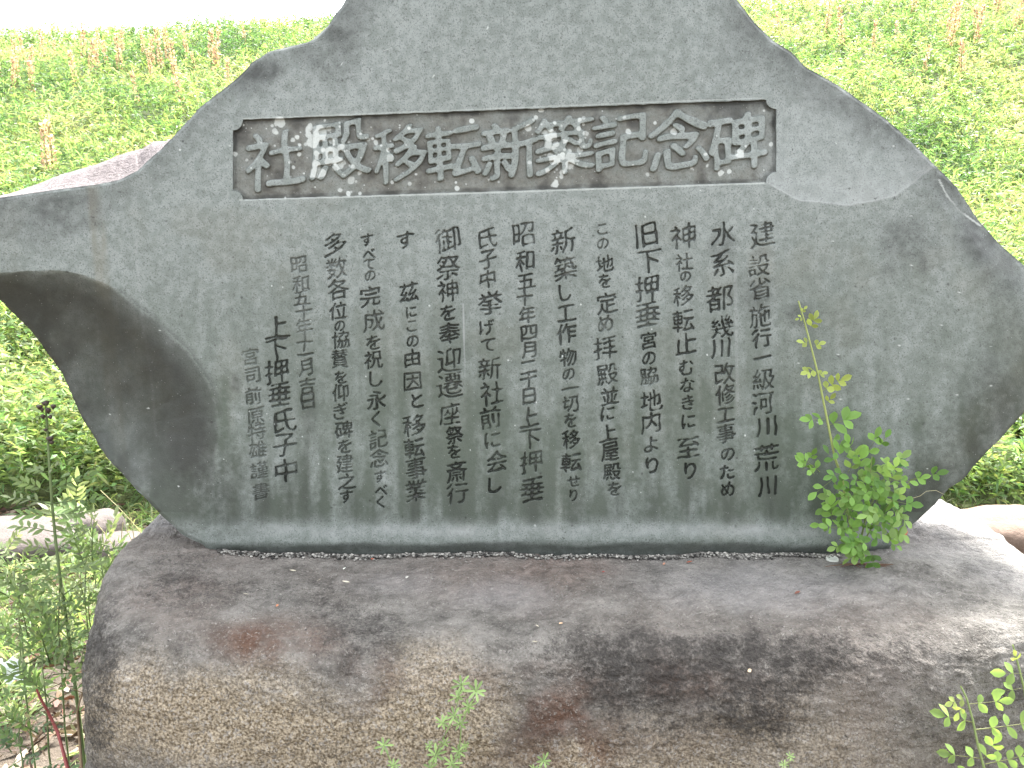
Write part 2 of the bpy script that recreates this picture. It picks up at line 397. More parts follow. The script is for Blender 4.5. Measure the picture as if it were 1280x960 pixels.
# title panel
u = (PX - 291.5) / (970 - 291.5)
yt = 150.5 + (124.5 - 150.5) * u; yb = 250 + (227.5 - 250) * u
bs = np.maximum(np.maximum(291.5 - PX, PX - 970), np.maximum(yt - PY, PY - yb))
for cx, cy in ((291.5, 150.5), (970, 124.5), (970, 227.5), (291.5, 250)):
    bs = np.maximum(bs, 12.5 - np.hypot(PX - cx, PY - cy))
bs = bs + .5 * vn2(PX / 7, PY / 7, 77)
pan = 1 - sst(-1.2, .5, bs)
inC = (PX > CX0) & (PX < CX1) & (PY > CY0) & (PY < CY1)
def samp(im): return np.where(inC, bil(im, (PX - CX0) * CS, (PY - CY0) * CS), 0).astype(np.float32)
FADE = np.clip(.86 + .5 * fbm2(PX, PY, 34, 3, 81), .35, 1.15)
E_d, E_h, R_s = FADE * samp(eng_d), samp(eng_halo), samp(rai_s)
ci, cj = np.clip(((PX - CX0) * CS).astype(int), 0, CW - 1), np.clip(((PY - CY0) * CS).astype(int), 0, CH - 1)
E_id = np.where(inC, engid[cj, ci], -1); R_id = np.where(inC, raiid[cj, ci], -1)
floor_n = .0009 * fbm2(PX, PY, 9, 3, 51)
dep += pan * (.0085 + floor_n) * (1 - .84 * R_s) + .0060 * E_d
P = onslab(PX, PY, dep)

# ---- stains, lichen and dirt of the face, with some painted light and shade
f4 = fbm2(PX, PY, 5, 2, 65)
f1, f2, f3 = fbm2(PX, PY, 70, 4, 61), fbm2(PX, PY, 22, 4, 62), fbm2(PX, PY / 6, 14, 3, 63)
dirt = np.clip(E_d ** 1.2 * 1.0, 0, .80) * (.75 + .35 * f1) + .22 * np.clip(E_h * 1.6, 0, 1) * (1 + f2)
def blob(x, y, rx, ry, s, edge=.35):
    q = np.hypot((PX - x) / rx, (PY - y) / ry) + .35 * f1 + .2 * f2
    return s * (1 - sst(1 - edge - .25, 1 + edge, q)) * np.clip(.85 + .6 * f2 + .3 * f4, .1, 1.5)
# stained lip of the hollow, and a darker tone inside it
dirt += np.where(in1, .58 * (1 - sst(30, 170, d1 + 26 * f1)) * (1 - .85 * sst(530, 640, PY + 20 * f1)) * sst(-2, 5, d1 + 3 * f2), 0)
dirt += .40 * (1 - sst(0, 9, np.abs(segdist(PX, PY, ARC1[4:9]) + 3 * f2))) * (~in1)
dirt += np.where(in1, (.36 + .1 * f2) * (1 - .75 * sst(540, 650, PY + 20 * f1)) * sst(0, 30, d1), 0)
for a in ((95, 265, 45, 26, .45), (30, 275, 60, 36, .34), (330, 88, 30, 16, .5), (318, 100, 40, 26, .3), (415, 60, 40, 60, .33), (440, 20, 36, 46, .3),
          (1175, 235, 34, 26, .45), (1220, 290, 30, 46, .55), (1250, 340, 40, 40, .4), (1130, 300, 34, 30, .3), (1065, 120, 70, 34, .3), (1110, 165, 60, 26, .3),
          (1150, 300, 60, 50, .22), (950, 40, 50, 60, .22), (1000, 100, 40, 40, .18), (900, 90, 46, 60, .15), (945, 365, 34, 30, .3), (903, 310, 20, 20, .45), (952, 318, 14, 8, .4),
          (1000, 392, 20, 16, .42), (1262, 440, 40, 90, .28), (1235, 500, 40, 60, .3), (1190, 570, 46, 46, .32), (1140, 630, 60, 40, .3), (295, 480, 8, 14, .5), (1155, 330, 10, 16, .4), (1110, 340, 14, 14, .3),
          (255, 600, 40, 70, .28), (300, 620, 40, 60, .28), (205, 610, 60, 50, .12)):
    dirt += blob(*a)
dirt += .34 * (1 - sst(0, 46 + 20 * f1, dout)) * np.clip(.8 + .6 * f2 + .5 * f3, 0, 1.4) * (PY < 640)
# run-off below each line of writing
for li, it in enumerate(linecells):
    bx, by = it[-1][1], it[-1][2]
    if by < 450: continue
    sx = np.exp(-((PX - bx - 2 + 3 * vn2(PY / 25, PY * 0 + li, 5)) / (9.5 + 3 * random.random())) ** 2)
    dirt += random.uniform(.22, .5) * sx * sst(by - 30, by + 12, PY) * (1 - sst(648, 662, PY + 4 * f2)) * np.clip(.75 + .7 * f3, 0, 1.4)
dirt += .20 * sst(560, 640, PY + 16 * f1) * (1 - sst(650, 660, PY)) * np.clip(.7 + .8 * f3, 0, 1.5) * sst(240, 300, PX)
dirt += .6 * sst(678, 684, PY + 6 * fbm2(PX, PY * 0, 90, 3, 8)) * sst(250, 300, PX)
dirt += .55 * (1 - sst(0, 3.0, dout)) * np.clip(.4 + f2, 0, 1)
# small black spots
for _ in range(120):
    x, y, r = rng.uniform(40, 1260), rng.uniform(0, 660), rng.uniform(.7, 2.0)
    if x > 1000 and y > 240: r *= 1.35
    m = (np.abs(PX - x) < 6) & (np.abs(PY - y) < 6)
    dirt[m] += .7 * (1 - sst(r * .5, r * 1.2, np.hypot(PX[m] - x, PY[m] - y)))
brown = pan * (1 - sst(.3, .7, R_s)) * np.clip(.72 + .5 * f2 - .3 * sst(.3, .8, np.abs(f1)), .15, 1)
brown *= 1 - .45 * sst(.6, 1, (PX - 291) / 679) * sst(0, .5, f1 + .4)
dirt += pan * (1 - sst(.2, .6, R_s)) * np.clip(f2 * 1.1 - .05 + .35 * (1 - sst(1, 9, -bs)), 0, .7)
dirt += np.where((bs > -5) & (bs < .5), .22, 0)
lichen = np.zeros_like(dirt)
def spot(x, y, r, s=.9, irr=.35):
    m = (np.abs(PX - x) < r * 2 + 3) & (np.abs(PY - y) < r * 2 + 3)
    q = np.hypot(PX[m] - x, PY[m] - y) / r + irr * f2[m] * 2
    lichen[m] = np.maximum(lichen[m], s * (1 - sst(.75, 1.1, q)))
for _ in range(230):
    if rng.random() < .5: x, y = rng.normal(420, 50), rng.normal(182, 24)
    elif rng.random() < .6: x, y = rng.normal(700, 20), rng.normal(190, 28)
    else: x, y = rng.uniform(296, 965), rng.uniform(135, 245)
    uu = (x - 291) / 679
    if 152 - 26 * uu < y < 249 - 22 * uu: spot(x, y, abs(rng.normal(0, 1.2)) + .7, rng.uniform(.45, .95), rng.uniform(.2, 1.6))
for x, y, r in ((350, 152, 6), (334, 196, 4), (314, 160, 3), (384, 160, 5), (400, 168, 6), (424, 205, 5), (435, 165, 5), (445, 195, 5), (395, 212, 6), (520, 218, 5), (412, 190, 4), (690, 168, 6), (708, 176, 6), (692, 200, 6), (686, 213, 6),
                (702, 216, 5), (694, 231, 8), (725, 150, 4), (660, 162, 4), (882, 193, 4), (884, 207, 5), (901, 215, 4), (912, 214, 3), (924, 189, 7), (955, 138, 3), (964, 180, 3), (819, 154, 4), (843, 160, 5), (872, 157, 3), (470, 178, 4), (490, 228, 3), (572, 235, 3), (570, 228, 2)):
    spot(x, y, r * .72, .85, 1.3)
lichen *= np.where(pan > .3, 1, .85)
for _ in range(110):
    x, y = rng.uniform(0, 1270), rng.uniform(20, 670); spot(x, y, rng.uniform(.7, 1.25), .8, .1)
# chipped edges and thin pale lines
def line(pts, wd, s): return s * (1 - sst(wd * .4, wd, segdist(PX, PY, pl(pts)) + .6 * f2))
lichen += line([(1174, 225), (1184, 245), (1200, 264), (1225, 282)], 1.3, .7) * np.clip(.6 + f3, 0, 1)
lichen += line([(411, 31), (395, 47), (370, 57), (337, 64)], 2.2, .5)
lichen += line([(148, 225), (117, 231), (60, 238), (0, 247)], 1.6, .15)
lichen += np.where(pan < .3, line([(300, 250), (640, 240), (955, 229)], 1.4, .5) + line([(304, 148.5), (640, 135), (952, 122.5)], 1.3, .3), 0)
pale = .25 * (1 - sst(0, 12, np.abs(PY - 664 - 4 * fbm2(PX, PY * 0, 60, 3, 8)))) * np.clip(.9 + .9 * f2, 0, 1.6) * sst(290, 330, PX) * 1.1 * np.clip(.8 + .8 * f1 + .5 * f4, .2, 1.4)
pale += np.where(in2, .16 * (1 - sst(0, 60, d2)) + .14 * np.clip(f1 + .3, 0, 1), 0) * sst(930, 980, PX)  # upward-leaning flake painted paler, as if catching more sky light
pale += (1 - sst(0, 2.2, np.abs(segdist(wx, wy, ARC2[2:7])))) * .28
pale += line([(919, 335), (920, 400), (922, 500)], 3, .14) + line([(579, 380), (580, 420), (581, 470)], 1.6, .5) * np.clip(f3 + .3, 0, 1)
pale += line([(170, 300), (178, 400), (190, 480), (195, 545)], 1.8, .16) + line([(150, 650), (172, 610)], 1, .1)
tan_ = line([(118, 235), (126, 330), (134, 420), (150, 560), (158, 640)], 13, .5) * np.clip(.8 + f3, 0, 1.3) + blob(290, 470, 20, 40, .25) + blob(952, 330, 18, 30, .3)
tan_ += .16 * sst(.15, .6, f1) * sst(180, 300, PY) + .05 * in1
lichen = np.clip(lichen, 0, 1); dirt = np.clip(dirt, 0, .95); pale = np.clip(pale, 0, .8); tan_ = np.clip(tan_, 0, 1)
dirt *= 1 - .8 * np.clip(pale * 2, 0, 1) * (PY > 640)
algae_shade = np.clip(.85 * sst(200, 660, PY + 30 * f1) * np.clip(.9 + .35 * f1 + .25 * f2 + .7 * f3 + .3 * f4, 0, 1.4), 0, .88) * (1 - .8 * sst(640, 660, PY + 5 * f2))  # dimmer light on the lower face painted in, with a green growth tint
ATT = {'algae_shade': algae_shade, 'dirt': dirt, 'brown': np.clip(brown, 0, 1), 'lichen': lichen, 'pale': pale, 'tan': tan_}

mem = empty('memorial_stone', (0.05, 0.08, ZB), 'large grey-green upright memorial slab carved with Japanese writing, standing on the boulder', 'monument')
ny, nx = PX.shape
IDX = np.arange(ny * nx).reshape(ny, nx)
Q = np.stack([IDX[:-1, :-1], IDX[1:, :-1], IDX[1:, 1:], IDX[:-1, 1:]], -1).reshape(-1, 4)   # normal towards the camera
cen = lambda A: (A[:-1, :-1] + A[1:, :-1] + A[1:, 1:] + A[:-1, 1:]) * .25
panc = cen(bs) < .4; raic = (cen(R_s) > .35) & panc; engc = (cen(E_d) > .10) & ~panc
ridc, eidc = R_id[:-1, :-1], E_id[:-1, :-1]
cell = np.full(panc.shape, -1)               # -1 slab, 0 panel, 100+ raised, 200+ lines
cell[panc] = 0
cell[raic & (ridc >= 0)] = 100 + ridc[raic & (ridc >= 0)]
# nearest line for cut cells whose id fell outside the stroke
lx = np.array([np.mean([c[1] for c in it]) for it in linecells])
PXc, PYc = cen(PX), cen(PY)
near = np.abs(PXc[..., None] - (lx + (PYc[..., None] - 450) * .033)).argmin(-1) if False else None
fe = engc
e_id = np.where(eidc >= 0, eidc, 0)
miss = fe & (eidc < 0)
mx, my = PXc[miss], PYc[miss]
e_id[miss] = np.abs(mx[:, None] - (lx[None] + (my[:, None] - 450) * .033)).argmin(1)
cell[fe] = 200 + e_id[fe]
cf = cell.ravel(); VV = P.reshape(-1, 3)
AR = {k: v.ravel() for k, v in ATT.items()}
def part(name, sel, parent, V=VV, att=AR):
    f = Q[sel]
    ids, inv = np.unique(f, return_inverse=True)
    return mesh_np(name, V[ids], inv.reshape(-1, 4), {k: v[ids] for k, v in att.items()}, None, M_SLAB, parent)
# slab body: front + broken sides + back in one mesh
f = Q[cf == -1]; ids, inv = np.unique(f, return_inverse=True)
bodyV = [VV[ids]]; bodyF = [inv.reshape(-1, 4)]; bmi = [np.zeros(len(f), int)]
nfront = len(ids)
loop = np.concatenate([IDX[::-1, 0], IDX[0, 1:-1], IDX[:, -1]])
L = VV[loop]; lpx, lpy = PX.ravel()[loop], PY.ravel()[loop]
tang = np.gradient(L, axis=0); tang /= np.linalg.norm(tang, axis=1, keepdims=True) + 1e-9
k_ = np.ones(9) / 9
tang = np.stack([np.convolve(np.pad(tang[:, i], 4, mode='edge'), k_, 'valid') for i in range(3)], 1)
nout = np.cross(tang, SN); nout /= np.linalg.norm(nout, axis=1, keepdims=True) + 1e-9
if (nout[len(ys) // 2, 0]) > 0: nout = -nout
bul = np.interp(lpx, [-60, 0, 52, 103, 148, 190, 222, 240], [.02, .03, .05, .068, .080, .060, .014, 0]) * (lpy < 262) * (lpx < 300)
bul += np.interp(lpx, [325, 345, 385, 412, 425], [0, .017, .020, .012, 0]) * (lpy < 75) * (lpx < 500)
bul += .007 * (lpx > 1060) * (lpx < 1170) * (lpy < 230)
prof = [(.012, .10), (.03, .3), (.055, .6), (.085, .85), (.12, 1.), (.16, .8), (.20, .2), (.225, -.6)]
last = np.arange(len(loop)) + nfront; bodyV.append(L); off = nfront + len(loop)
nring = len(loop)
for d, b in prof:
    n1 = fbm3(L + np.array([0, d, 0]), .05, 4, 91)[:, None]
    V = L + nout * (bul * b)[:, None] - SN * d + nout * n1 * .006 * min(1, d / .03) - SN * .003 * n1
    if d > .19: V = V - nout * .02
    bodyV.append(V); cur = np.arange(nring) + off; off += nring
    bodyF.append(np.stack([last[:-1], last[1:], cur[1:], cur[:-1]], 1)); bmi.append(np.ones(nring - 1, int)); last = cur
nrow = len(ys)
lc, rc = last[:nrow][::-1], last[-nrow:]
bodyF.append(np.stack([lc[:-1], rc[:-1], rc[1:], lc[1:]], 1)); bmi.append(np.ones(nrow - 1, int))
bodyV = np.concatenate(bodyV)
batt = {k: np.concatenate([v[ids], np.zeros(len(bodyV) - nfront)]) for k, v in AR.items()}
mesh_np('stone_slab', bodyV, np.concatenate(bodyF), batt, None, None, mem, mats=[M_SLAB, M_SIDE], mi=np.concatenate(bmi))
tp = part('title_panel', cf == 0, mem)
tag(tp, 'recessed lichen-spotted title panel of raised characters')
for i in range(len(TITLE)): part('raised_character', cf == 100 + i, tp)
for i in range(len(COLS)):
    if (cf == 200 + i).any(): part('inscription_line', cf == 200 + i, mem)

# ------------------------------------------------------------------ base boulder
nth, npf = 1400, 420
th = np.linspace(0, 2 * np.pi, nth, endpoint=False)
th = th + .35 * np.sin(th) * np.cos(th) * 0
tt = np.linspace(0, 1, npf)
# profile: radius fraction and height
pr = np.interp(tt, [0, .08, .42, .50, .56, .62, .68, .76, 1.0], [0.02, .5, .80, .868, .915, .95, .972, .985, 1.03])
pz = np.interp(tt, [0, .08, .42, .50, .56, .62, .68, .76, 1.0], [0, 0, -.006, -.022, -.045, -.078, -.125, -.20, -.66])
def smooth1(a, n=15): 
    k = np.ones(n) / n; return np.convolve(np.pad(a, n // 2, mode='edge'), k, 'valid')
pr, pz = smooth1(smooth1(pr)), smooth1(smooth1(pz))
ct, st_ = np.cos(th), np.sin(th)
A_, B_ = np.where(ct > 0, .94, .935), np.where(st_ > 0, .40, .43)
ex = 6.5
Rr = 1 / ((np.abs(ct) / A_) ** ex + (np.abs(st_) / B_) ** ex) ** (1 / ex)
BX, BY = .115, .03
endw = (np.abs(ct) ** 3)[:, None] * sst(.08, .42, tt)[None]
pr2 = pr[None] * (1 - endw) + (1 - (1 - pr[None]) * .16) * endw
bx = BX + (Rr * ct)[:, None] * pr2; by = BY + (Rr * st_)[:, None] * pr
bz = np.repeat((.606 + pz)[None], nth, 0)
bx = bx + .065 * sst(.06, -.34, by) * sst(-.2, -.75, bx)
bz = bz + .016 * sst(-.35, -.75, bx)
# top tilts very slightly forward, right shoulder a bit higher
bz = bz + .02 * sst(.0, .35, by) + .012 * sst(.5, 1.0, bx)
V = np.stack([bx, by, bz], -1)
rad = np.stack([np.repeat(ct[:, None], npf, 1), np.repeat(st_[:, None], npf, 1) * 1.6, np.zeros((nth, npf))], -1)
up = sst(.76, .3, tt)[None, :, None] * np.array([0, 0, 1.]); nrm = rad * sst(.40, .68, tt)[None, :, None] + up
nrm /= np.linalg.norm(nrm, axis=-1, keepdims=True) + 1e-6
disp = .020 * fbm3(V, .38, 3, 201) * sst(.35, .6, tt)[None] + .011 * fbm3(V, .10, 5, 202) + .0075 * np.abs(fbm3(V * np.array([1, 1, 1.6]), .035, 4, 203)) + .0028 * fbm3(V * np.array([1, 1.4, 1.4]), .013, 2, 207)
keep = (np.abs(by) < .06) & (bz > .58)
disp = np.where(keep, disp * .5, disp)
V = V + nrm * disp[..., None]
px, py = proj(V)
bf1, bf2, bf3 = fbm3(V, .16, 4, 211), fbm3(V, .05, 4, 212), fbm3(V, .3, 3, 213)
def bb(x, y, rx, ry, s=1.):
    q = np.hypot((px - x) / rx, (py - y) / ry) + .5 * bf1 + .25 * bf2
    return s * (1 - sst(.25, 1.5, q))
front = (V[..., 1] < .12)
pink = np.clip(.12 + .5 * bf3 + bb(560, 720, 240, 50, .5) + bb(220, 760, 90, 40, .5) + bb(700, 710, 60, 26, .5), 0, 1) * front
beige = np.clip(bb(250, 900, 150, 75, 1.1) + bb(420, 930, 120, 50, .9) + bb(560, 900, 80, 90, .9) + bb(820, 960, 130, 60, .5) + bb(660, 950, 90, 30, .7) + bb(1000, 960, 150, 90, .55), 0, 1) * front
rust = np.clip(bb(330, 800, 100, 36, .8) + bb(700, 900, 80, 60, .75) + bb(720, 850, 190, 30, .35) + bb(700, 945, 150, 26, .4) + bb(460, 850, 40, 40, .5) + bb(870, 880, 120, 60, .3), 0, .85) * front * np.clip(.6 + 1.3 * bf2 + .5 * bf1, .05, 1.2)
dark = bb(440, 800, 70, 48, .55) + bb(760, 820, 190, 50, .5) + bb(850, 880, 120, 70, .55) + bb(950, 880, 40, 90, .45) + bb(1010, 870, 40, 90, .4) + bb(1120, 830, 120, 40, .38) + bb(1180, 900, 90, 60, .35) + bb(118, 860, 30, 130, .7) + bb(200, 810, 90, 30, .3) + bb(1000, 810, 300, 24, .25) + bb(300, 735, 140, 26, .32) + bb(230, 700, 60, 22, .5) + bb(410, 945, 40, 30, .45) + bb(200, 745, 120, 40, .2) + bb(520, 760, 300, 40, .15)
dark = np.clip(dark + .14 * bf1, -.2, .8) * front
pal = np.clip(bb(965, 735, 150, 30, .35) + bb(620, 745, 70, 22, .28) + bb(500, 730, 60, 20, .2), 0, .6) * front + .45 * sst(.06, .14, V[..., 1] + .05 * bf2) + .25 * sst(.70, .82, V[..., 0] + .9 * V[..., 1] + .06 * bf2) * sst(-.30, -.1, V[..., 1] + .05 * bf1)  # last two terms paint sunlight on the ledge behind and right of the slab
mat_ = {'pink': pink.ravel(), 'beige': beige.ravel(), 'rust': rust.ravel(), 'dark': dark.ravel(), 'pale': pal.ravel()}
BI = np.arange(nth * npf).reshape(nth, npf); BN = np.roll(BI, -1, 0)
bq = np.stack([BI[:, :-1], BI[:, 1:], BN[:, 1:], BN[:, :-1]], -1).reshape(-1, 4)
ped = empty('base_stone', (BX, BY, 0), 'big rough rounded granite boulder with dark stains, carrying the memorial slab', 'boulder')
Vb = V.reshape(-1, 3)
mesh_np('boulder', Vb, bq, mat_, None, M_BASE, ped)
from mathutils.bvhtree import BVHTree
bvh = BVHTree.FromPolygons([tuple(q) for q in Vb[::1].tolist()], bq[::1].tolist())
def base_z(x, y):
    h = bvh.ray_cast(Vector((x, y, 2)), Vector((0, 0, -1))); return h[0].z if h[0] else .6
# gravelly mortar bed along the slab foot
mv, mf, mc = [], [], []
def pebble(c, r, seed):
    n0 = len(mv)
    for i, (a, b, cc) in enumerate(OCT):
        k = 1 + .3 * math.sin(seed * 7 + i * 3.1)
        mv.append((c[0] + a * r * k * 1.2, c[1] + b * r * k, c[2] + cc * r * k * .8))
    for t in OCTF: mf.append([n0 + q for q in t])
OCT = [(1, 0, 0), (-1, 0, 0), (0, 1, 0), (0, -1, 0), (0, 0, 1), (0, 0, -1), (.6, .6, .6), (-.6, .6, .6), (.6, -.6, .6), (-.6, -.6, .6)]
OCTF = [(4, 6, 7), (4, 7, 9), (4, 9, 8), (4, 8, 6), (6, 0, 2), (6, 2, 7), (7, 2, 1), (7, 1, 9), (9, 1, 3), (9, 3, 8), (8, 3, 0), (8, 0, 6), (5, 2, 0), (5, 1, 2), (5, 3, 1), (5, 0, 3)]
x0m, x1m = -.59, .66
for i in range(1500):
    x = rng.uniform(x0m, x1m); y = -.004 - abs(rng.normal(0, .005)) * (1 + .5 * math.sin(x * 23) * math.sin(x * 9)); r = rng.uniform(.0013, .0036)
    pebble((x, y, base_z(x, y) + r * .4 + max(0, .006 + y * .4)), r, i)
mesh_np('mortar_bed', np.array(mv), np.array(mf), None, np.repeat(np.clip(rng.normal(.13, .09, (len(mv) // 10, 1)), .015, .4), 10, 0) * np.array([1, .96, .86]), leaf_mat('mortar_grit', trans=0, rough=.9), ped, smooth=False)

# ------------------------------------------------------------------ ground and embankment
FOOT, SLOPE = 1.75, .405
def levee_z(x, y):
    c = 11.6
    t = np.clip(y - FOOT, 0, None)
    top = (c - FOOT) * SLOPE
    z = np.where(t < .8, SLOPE * t * t / 1.6, SLOPE * (t - .4))
    z = np.minimum(z, top + 0 * z)
    z = np.where(y > c - 1.0, top - .12 * np.exp(-(y - c + 1) * .7) - .0, z) if False else z
    return z + (.048 * x) * sst(3, c, y) + .10 * fbm2(x, y, 2.6, 3, 301) * sst(FOOT, FOOT + 1, y)
gx = np.concatenate([-np.geomspace(1500, 16, 14), np.linspace(-14, 14, 113), np.geomspace(16, 1500, 14)])
gy = np.concatenate([-np.geomspace(1500, 6, 12), np.linspace(-5, 1.7, 60)])
def sheet(name, gx, gy, zf, mat):
    X, Y = np.meshgrid(gx, gy); Z = zf(X, Y)
    I = np.arange(X.size).reshape(X.shape)
    return mesh_np(name, np.stack([X, Y, Z], -1).reshape(-1, 3), np.stack([I[:-1, :-1], I[:-1, 1:], I[1:, 1:], I[1:, :-1]], -1).reshape(-1, 4), None, None, mat)
gyf = np.concatenate([gy, np.geomspace(1.9, 1500, 30)])
tag(sheet('ground', gx, gyf, lambda x, y: .012 * fbm2(x, y, .5, 3, 311) * (np.abs(x) < 20) * (np.abs(y) < 4) - .2 * sst(1.8, 3, y), M_SOIL), kind='structure')
M_BANK = plain_mat('bank_soil', (.04, .05, .02), (.085, .105, .04), 5, .95, .03, 25)
hx = np.concatenate([-np.geomspace(300, 16, 12), np.linspace(-15, 15, 121), np.geomspace(16, 300, 12)])
hy = np.concatenate([np.linspace(FOOT - .05, 16, 150), np.geomspace(17, 30, 8)])
tag(sheet('hill', hx, hy, lambda x, y: levee_z(x, y) - .02 - np.where(y > 16, (y - 16) * .35, 0) - .3 * (y < FOOT), M_BANK), kind='structure')

# ---- mass vegetation (numpy leaves)
def leaves(base, d, L, W, col, name, mat, bend=.3, mid=.55, parent=None, tipw=.12, basew=.35):
    n = len(base)
    d = d / (np.linalg.norm(d, axis=1, keepdims=True) + 1e-9)
    rnd = rng.normal(size=(n, 3)); s = np.cross(d, rnd); s /= np.linalg.norm(s, axis=1, keepdims=True) + 1e-9
    dn = np.array([0, 0, -1.])
    L, W = np.asarray(L)[:, None], np.asarray(W)[:, None]
    p1 = base + d * L * mid + dn * L * bend * .18; p2 = base + d * L + dn * L * bend
    V = np.stack([base - s * W * basew / 2, base + s * W * basew / 2, p1 - s * W / 2, p1 + s * W / 2, p2 - s * W * tipw / 2, p2 + s * W * tipw / 2], 1)
    I = (np.arange(n) * 6)[:, None]
    f = np.concatenate([I + np.array([0, 1, 3, 2]), I + np.array([2, 3, 5, 4])], 0)
    return mesh_np(name, V.reshape(-1, 3), f, None, np.repeat(col, 6, 0), mat, parent, smooth=False)
def meadow(n_pl, nleaf, dmin, dmax, half, hgt, lf, wd, zf, pal, name, bias=1.0, upw=.6, seed=0):
    d = dmin * (dmax / dmin) ** (rng.random(n_pl) ** bias)
    x = rng.uniform(-1, 1, n_pl) * (half * d + .8); y = d + CAM[1]
    z = zf(x, y)
    hh = hgt * rng.uniform(.45, 1.15, n_pl) * (1 + .55 * fbm2(x, y, 1.1, 3, seed + 401)) * (1 + .2 * (d - dmin) / dmax)
    pt = fbm2(x, y, .9, 3, seed + 405) + .7 * rng.normal(size=n_pl) * .4
    k = np.clip((pt + .76) / 1.4 - .35 * sst(6.5, 9.5, y) * sst(1, -1.5, x) * sst(-.2, .3, fbm2(x, y, 2.2, 2, 440)), 0, .999)
    pal = np.array(pal); ii = (k * (len(pal) - 1)); i0 = ii.astype(int); fr = (ii - i0)[:, None]
    c = pal[i0] * (1 - fr) + pal[np.minimum(i0 + 1, len(pal) - 1)] * fr
    lean = rng.normal(0, .25, (n_pl, 2))
    rep = np.repeat(np.arange(n_pl), nleaf); N = len(rep)
    q = rng.random(N) ** .7
    az = rng.uniform(0, 2 * np.pi, N); el = rng.normal(upw, .45, N)
    base = np.stack([x[rep] + lean[rep, 0] * hh[rep] * q, y[rep] + lean[rep, 1] * hh[rep] * q, z[rep] + hh[rep] * q], 1)
    dr = np.stack([np.cos(az) * np.cos(el), np.sin(az) * np.cos(el), np.sin(el)], 1)
    sc = (1 + .03 * (d[rep] - dmin))
    L = lf * rng.uniform(.55, 1.35, N) * sc; W = wd * rng.uniform(.6, 1.4, N) * sc
    col = c[rep] * rng.uniform(.72, 1.28, (N, 1)) * (1 + .10 * rng.normal(size=(N, 3)))
    return leaves(base, dr, L, W, np.clip(col, .01, .5), name, M_MEADOW, bend=.25)
PALM = [(.055, .105, .045), (.11, .18, .07), (.165, .235, .095), (.205, .26, .125), (.23, .26, .145)]
g = meadow(50000, 13, 3.9, 15.5, .70, .26, .062, .0100, levee_z, PALM, 'meadow_grass', bias=.9, seed=0)
tag(g, 'bright yellow-green grass and weeds covering the embankment', 'grass', kind='stuff')
g = meadow(8000, 22, 3.45, 5.6, .74, .42, .048, .012, levee_z, PALM[1:4], 'leafy_weeds', bias=1.0, upw=.35, seed=50)
tag(g, 'dense leafy green weeds along the foot of the embankment', 'weeds', kind='stuff')
# ---- litter and low growth on the flat ground beside the boulder
n = 9000
x = np.where(rng.random(n) < .72, rng.uniform(-2.6, -.72, n), rng.uniform(.9, 3.0, n)); y = rng.uniform(-.5, 1.9, n)
az = rng.uniform(0, 6.28, n); el = rng.normal(.05, .25, n)
pal = np.array([(.16, .10, .06), (.26, .19, .13), (.11, .07, .05), (.34, .27, .20), (.20, .09, .07)])[rng.integers(0, 5, n)]
tag(leaves(np.stack([x, y, rng.uniform(.004, .03, n)], 1), np.stack([np.cos(az) * np.cos(el), np.sin(az) * np.cos(el), np.sin(el)], 1), rng.uniform(.02, .07, n), rng.uniform(.006, .022, n), pal * rng.uniform(.25, .8, (n, 1)), 'leaf_litter', M_LITTER, .1),
    'brown and pinkish dead leaf litter on the ground beside the boulder', 'leaf litter', kind='stuff')
n_pl = 5200
x = np.where(rng.random(n_pl) < .75, rng.uniform(-2.7, -.84, n_pl), rng.uniform(1.05, 3.0, n_pl)); y = rng.uniform(-.35, 1.9, n_pl)
kp = fbm2(x, y, .35, 3, 501) > -.12; x, y = x[kp], y[kp]; n_pl = len(x)
rep = np.repeat(np.arange(n_pl), 9); N = len(rep); az = rng.uniform(0, 6.28, N); el = rng.uniform(.2, 1.3, N)
c = np.array([(.13, .21, .08), (.19, .25, .11), (.24, .26, .15), (.11, .17, .07)])[rng.integers(0, 4, n_pl)]
tag(leaves(np.stack([x[rep], y[rep], rng.uniform(0, .05, N)], 1), np.stack([np.cos(az) * np.cos(el), np.sin(az) * np.cos(el), np.sin(el)], 1), rng.uniform(.02, .10, N), rng.uniform(.002, .008, N), c[rep] * rng.uniform(.7, 1.3, (N, 1)), 'ground_cover', M_MEADOW, .35),
    'low pale green ground cover among the litter beside the boulder', 'ground cover', kind='stuff')

